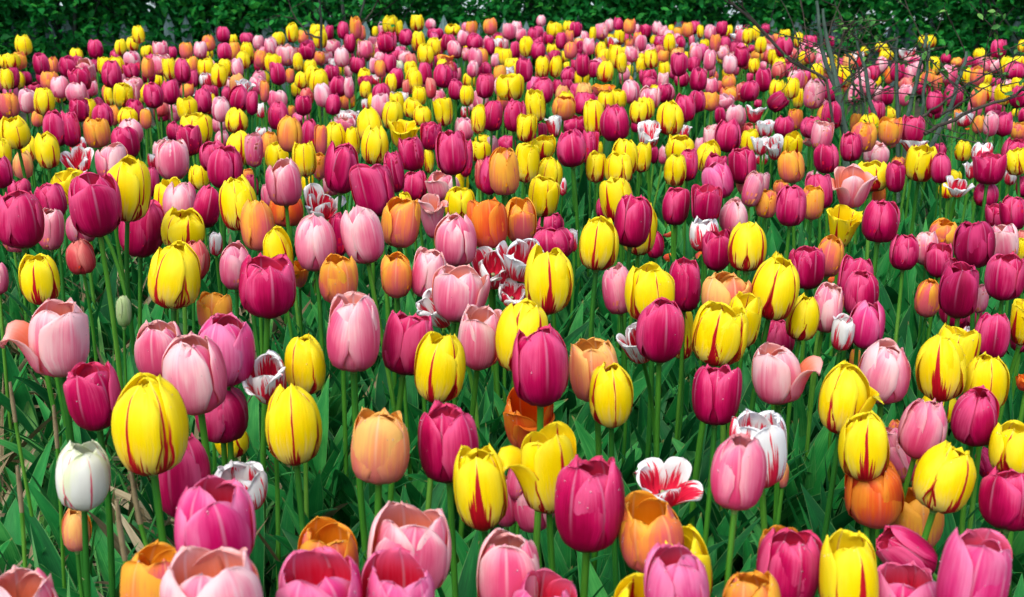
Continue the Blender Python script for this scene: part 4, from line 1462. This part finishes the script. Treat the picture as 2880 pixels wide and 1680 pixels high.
# ---------------------------------------------------------------- bare shrub at right and saplings
def woody(name, label, cat_, stems, twigs, leafpts, mat='bark', lmat='young', lsize=.03):
    """stems: list of (list of (x,y,depth,radius)) in photo pixels, first one's foot on the soil"""
    allP = []
    for s in stems:
        P = np.array([px(a, b, c) for a, b, c, r in s]); rr = np.array([t[3] for t in s])
        t = np.linspace(0, 1, len(P)); tt = np.linspace(0, 1, 14); P = np.stack([np.interp(tt, t, P[:, j]) for j in range(3)], -1); rr = np.interp(tt, t, rr)
        P[1:-1] += rs.normal(0, .0022, (12, 3)); allP.append((P, rr))
    foot = allP[0][0][0].copy()
    root = bpy.data.objects.new(name, None); COL.objects.link(root); root.location = foot
    tag(root, label, cat_)
    for k, (P, rr) in enumerate(allP):
        a = tube(P - foot, rr, 8); nm = 'trunk' if k < twigs else 'branch'
        link(nm, mesh(nm, a[0], a[1], a[2], dict(rnd=.5), [M[mat] if k < twigs else M['twig']]), root)
    tw = []; pts = []
    for P, rr in allP:
        for m in range(leafpts[1]):
            j = rs.integers(leafpts[3] if len(leafpts) > 3 else 4, 13); a = rs.uniform(-1, 1); L = rs.uniform(.08, .32) * leafpts[2]
            d = np.array((rs.normal(0, .8), rs.normal(0, .5), rs.normal(.35, .5))); d /= np.linalg.norm(d); e = P[j] + d * L
            B = branchy(P[j], e, 0, rs, 6, .10); tw.append(tube(B - foot, np.linspace(.0020, .0009, 6), 5)); pts.append(B[2:])
            if rs.random() < .5:
                d2 = d + rs.normal(0, .6, 3); B2 = branchy(B[3], B[3] + d2 / np.linalg.norm(d2) * L * .6, 0, rs, 5, .10); tw.append(tube(B2 - foot, np.linspace(.0018, .0008, 5), 4)); pts.append(B2[1:])
    V, Q, U, Rr, I, MI = cat(tw); link('twigs', mesh('twigs', V, Q, U, dict(rnd=Rr), [M['twig']]), root)['kind'] = 'stuff'
    T = np.concatenate(pts); C = T[rs.integers(0, len(T), leafpts[0])] + rs.normal(0, .008, (leafpts[0], 3)) - foot
    v, q, uv, rd = leafcloud(C, lsize, rs); link('leaves', mesh('leaves', v, q, uv, dict(rnd=rd), [M[lmat]]), root)['kind'] = 'stuff'
def D4(x, y): return 2160 + x / 3.5, 60 + y / 3.5
Z = 3.55
def st(pts, z, r0, r1):
    r0 *= .8; r1 *= .7
    n = len(pts); return [(*D4(a, b), z, r0 + (r1 - r0) * k / (n - 1)) for k, (a, b) in enumerate(pts)]
stems = [st([(830, 2100), (770, 1200), (735, 1000), (700, 740), (620, 400), (565, 60), (540, -120)], Z, .017, .005),
         st([(745, 1000), (680, 720), (580, 420), (520, 200), (480, -200)], Z + .05, .011, .006),
         st([(1080, 1900), (1060, 1100), (1040, 900), (960, 500), (880, 220), (860, 60)], Z + .08, .013, .003),
         st([(1278, 1900), (1275, 900), (1262, 400), (1255, 200), (1250, 120)], Z + .12, .009, .003),
         st([(1330, 1600), (1365, 920), (1450, 650), (1530, 300), (1560, 120)], Z + .1, .010, .006),
         st([(1480, 1600), (1500, 960), (1545, 650), (1580, 320), (1590, 220)], Z + .05, .007, .005),
         st([(1560, 1400), (1600, 1220), (1780, 900), (1880, 620), (1925, 420), (1950, 300)], Z - .1, .010, .006),
         st([(880, 1900), (940, 900), (900, 500), (740, 240)], Z + .15, .007, .004),
         st([(860, 900), (845, 600), (760, 250)], Z + .15, .006, .003),
         # long branches
         st([(640, 1010), (560, 530), (380, 470), (200, 370), (0, 165), (-220, -60), (-400, -230)], Z - .15, .005, .006),
         st([(1540, 1110), (1760, 990), (2050, 860), (2420, 740), (2640, 640)], Z - .3, .007, .005),
         st([(1520, 940), (1720, 810), (1960, 620), (2250, 480)], Z - .25, .005, .002),
         st([(1700, 930), (1950, 780), (2150, 640), (2360, 520)], Z - .2, .004, .002),
         st([(2420, 740), (2300, 700), (2290, 560), (2280, 470)], Z - .25, .003, .001),
         st([(650, 690), (700, 300), (760, 90), (700, -60)], Z + .1, .005, .002),
         st([(690, 640), (900, 470), (1120, 230), (1300, 150)], Z + .1, .004, .002),
         st([(1000, 640), (1200, 420), (1500, 300)], Z + .15, .003, .0015),
         st([(960, 380), (820, 300), (600, 250), (480, 130), (300, 20)], Z + .1, .003, .002),
         st([(560, 640), (400, 380), (300, 200), (260, 60)], Z + .05, .003, .001),
         st([(720, 800), (860, 560), (1000, 420), (1180, 330)], Z - .05, .003, .001),
         st([(1545, 965), (1820, 1080), (2000, 1130), (2260, 1300)], Z - .35, .0018, .001),
         st([(780, 650), (1000, 730), (1240, 690), (1500, 590)], Z + .1, .002, .001)]
woody('bare_shrub', 'leggy half bare shrub with many thin grey stems rising among the tulips at right', 'shrub', stems, 9, (300, 4, .75), lsize=.022)
st2 = [[(985, 900, 6.4, .012), (980, 240, 6.2, .011), (972, 90, 6.2, .010), (950, -80, 6.2, .008)],
       [(1000, 420, 6.2, .009), (998, 110, 6.2, .008), (1020, 20, 6.2, .006), (1040, -60, 6.2, .004)],
       [(985, 105, 6.2, .006), (1040, 40, 6.2, .004), (1085, -30, 6.2, .003)]]
woody('sapling', 'thin dark forked sapling rising behind the blooms left of centre', 'sapling', st2, 2, (120, 3, .8, 9), 'darkbark', 'hedge', .04)
st3 = [[(910, 700, 5.7, .008), (905, 200, 5.6, .007), (902, 60, 5.6, .006), (895, -60, 5.6, .004)],
       [(905, 110, 5.6, .006), (860, 95, 5.6, .004), (830, 50, 5.6, .003), (800, -30, 5.6, .002)]]
woody('sapling', 'slender bare sapling with a dark side branch, behind the yellow tulips at upper left', 'sapling', st3, 1, (60, 4, .7, 8), 'darkbark', 'hedge', .035)

# a few fallen orange petals among the leaves
for k, (a, b) in enumerate(((1886, 660), (1884, 725), (1968, 712), (2342, 790), (2725, 362))):
    z = plane_depth(b, HC - .24); P = px(a, b, z); rr = np.random.default_rng(k)
    p = petal(.012, .03, .6, rr.uniform(0, 6), True, rr, 5, 6)
    o = link('fallen_petal', mesh('fallen_petal', p[0] - p[0].mean(0), p[1], p[2], dict(rnd=p[3], inner=p[4]), [M['r']])); o.location = Vector(P); o.rotation_euler = (1.3, rr.uniform(-1, 1), rr.uniform(0, 6))
    tag(o, ['small orange petal caught in leaves right of a magenta tulip, upper of a close pair', 'small orange petal fallen on leaves, left one of a close pair', 'small orange petal low beside the white and magenta pair', 'small orange petal on dark leaves beneath two magenta tulips at right', 'orange speck of petal under the bare branches at far right'][k], 'petal', 'fallen orange petals')
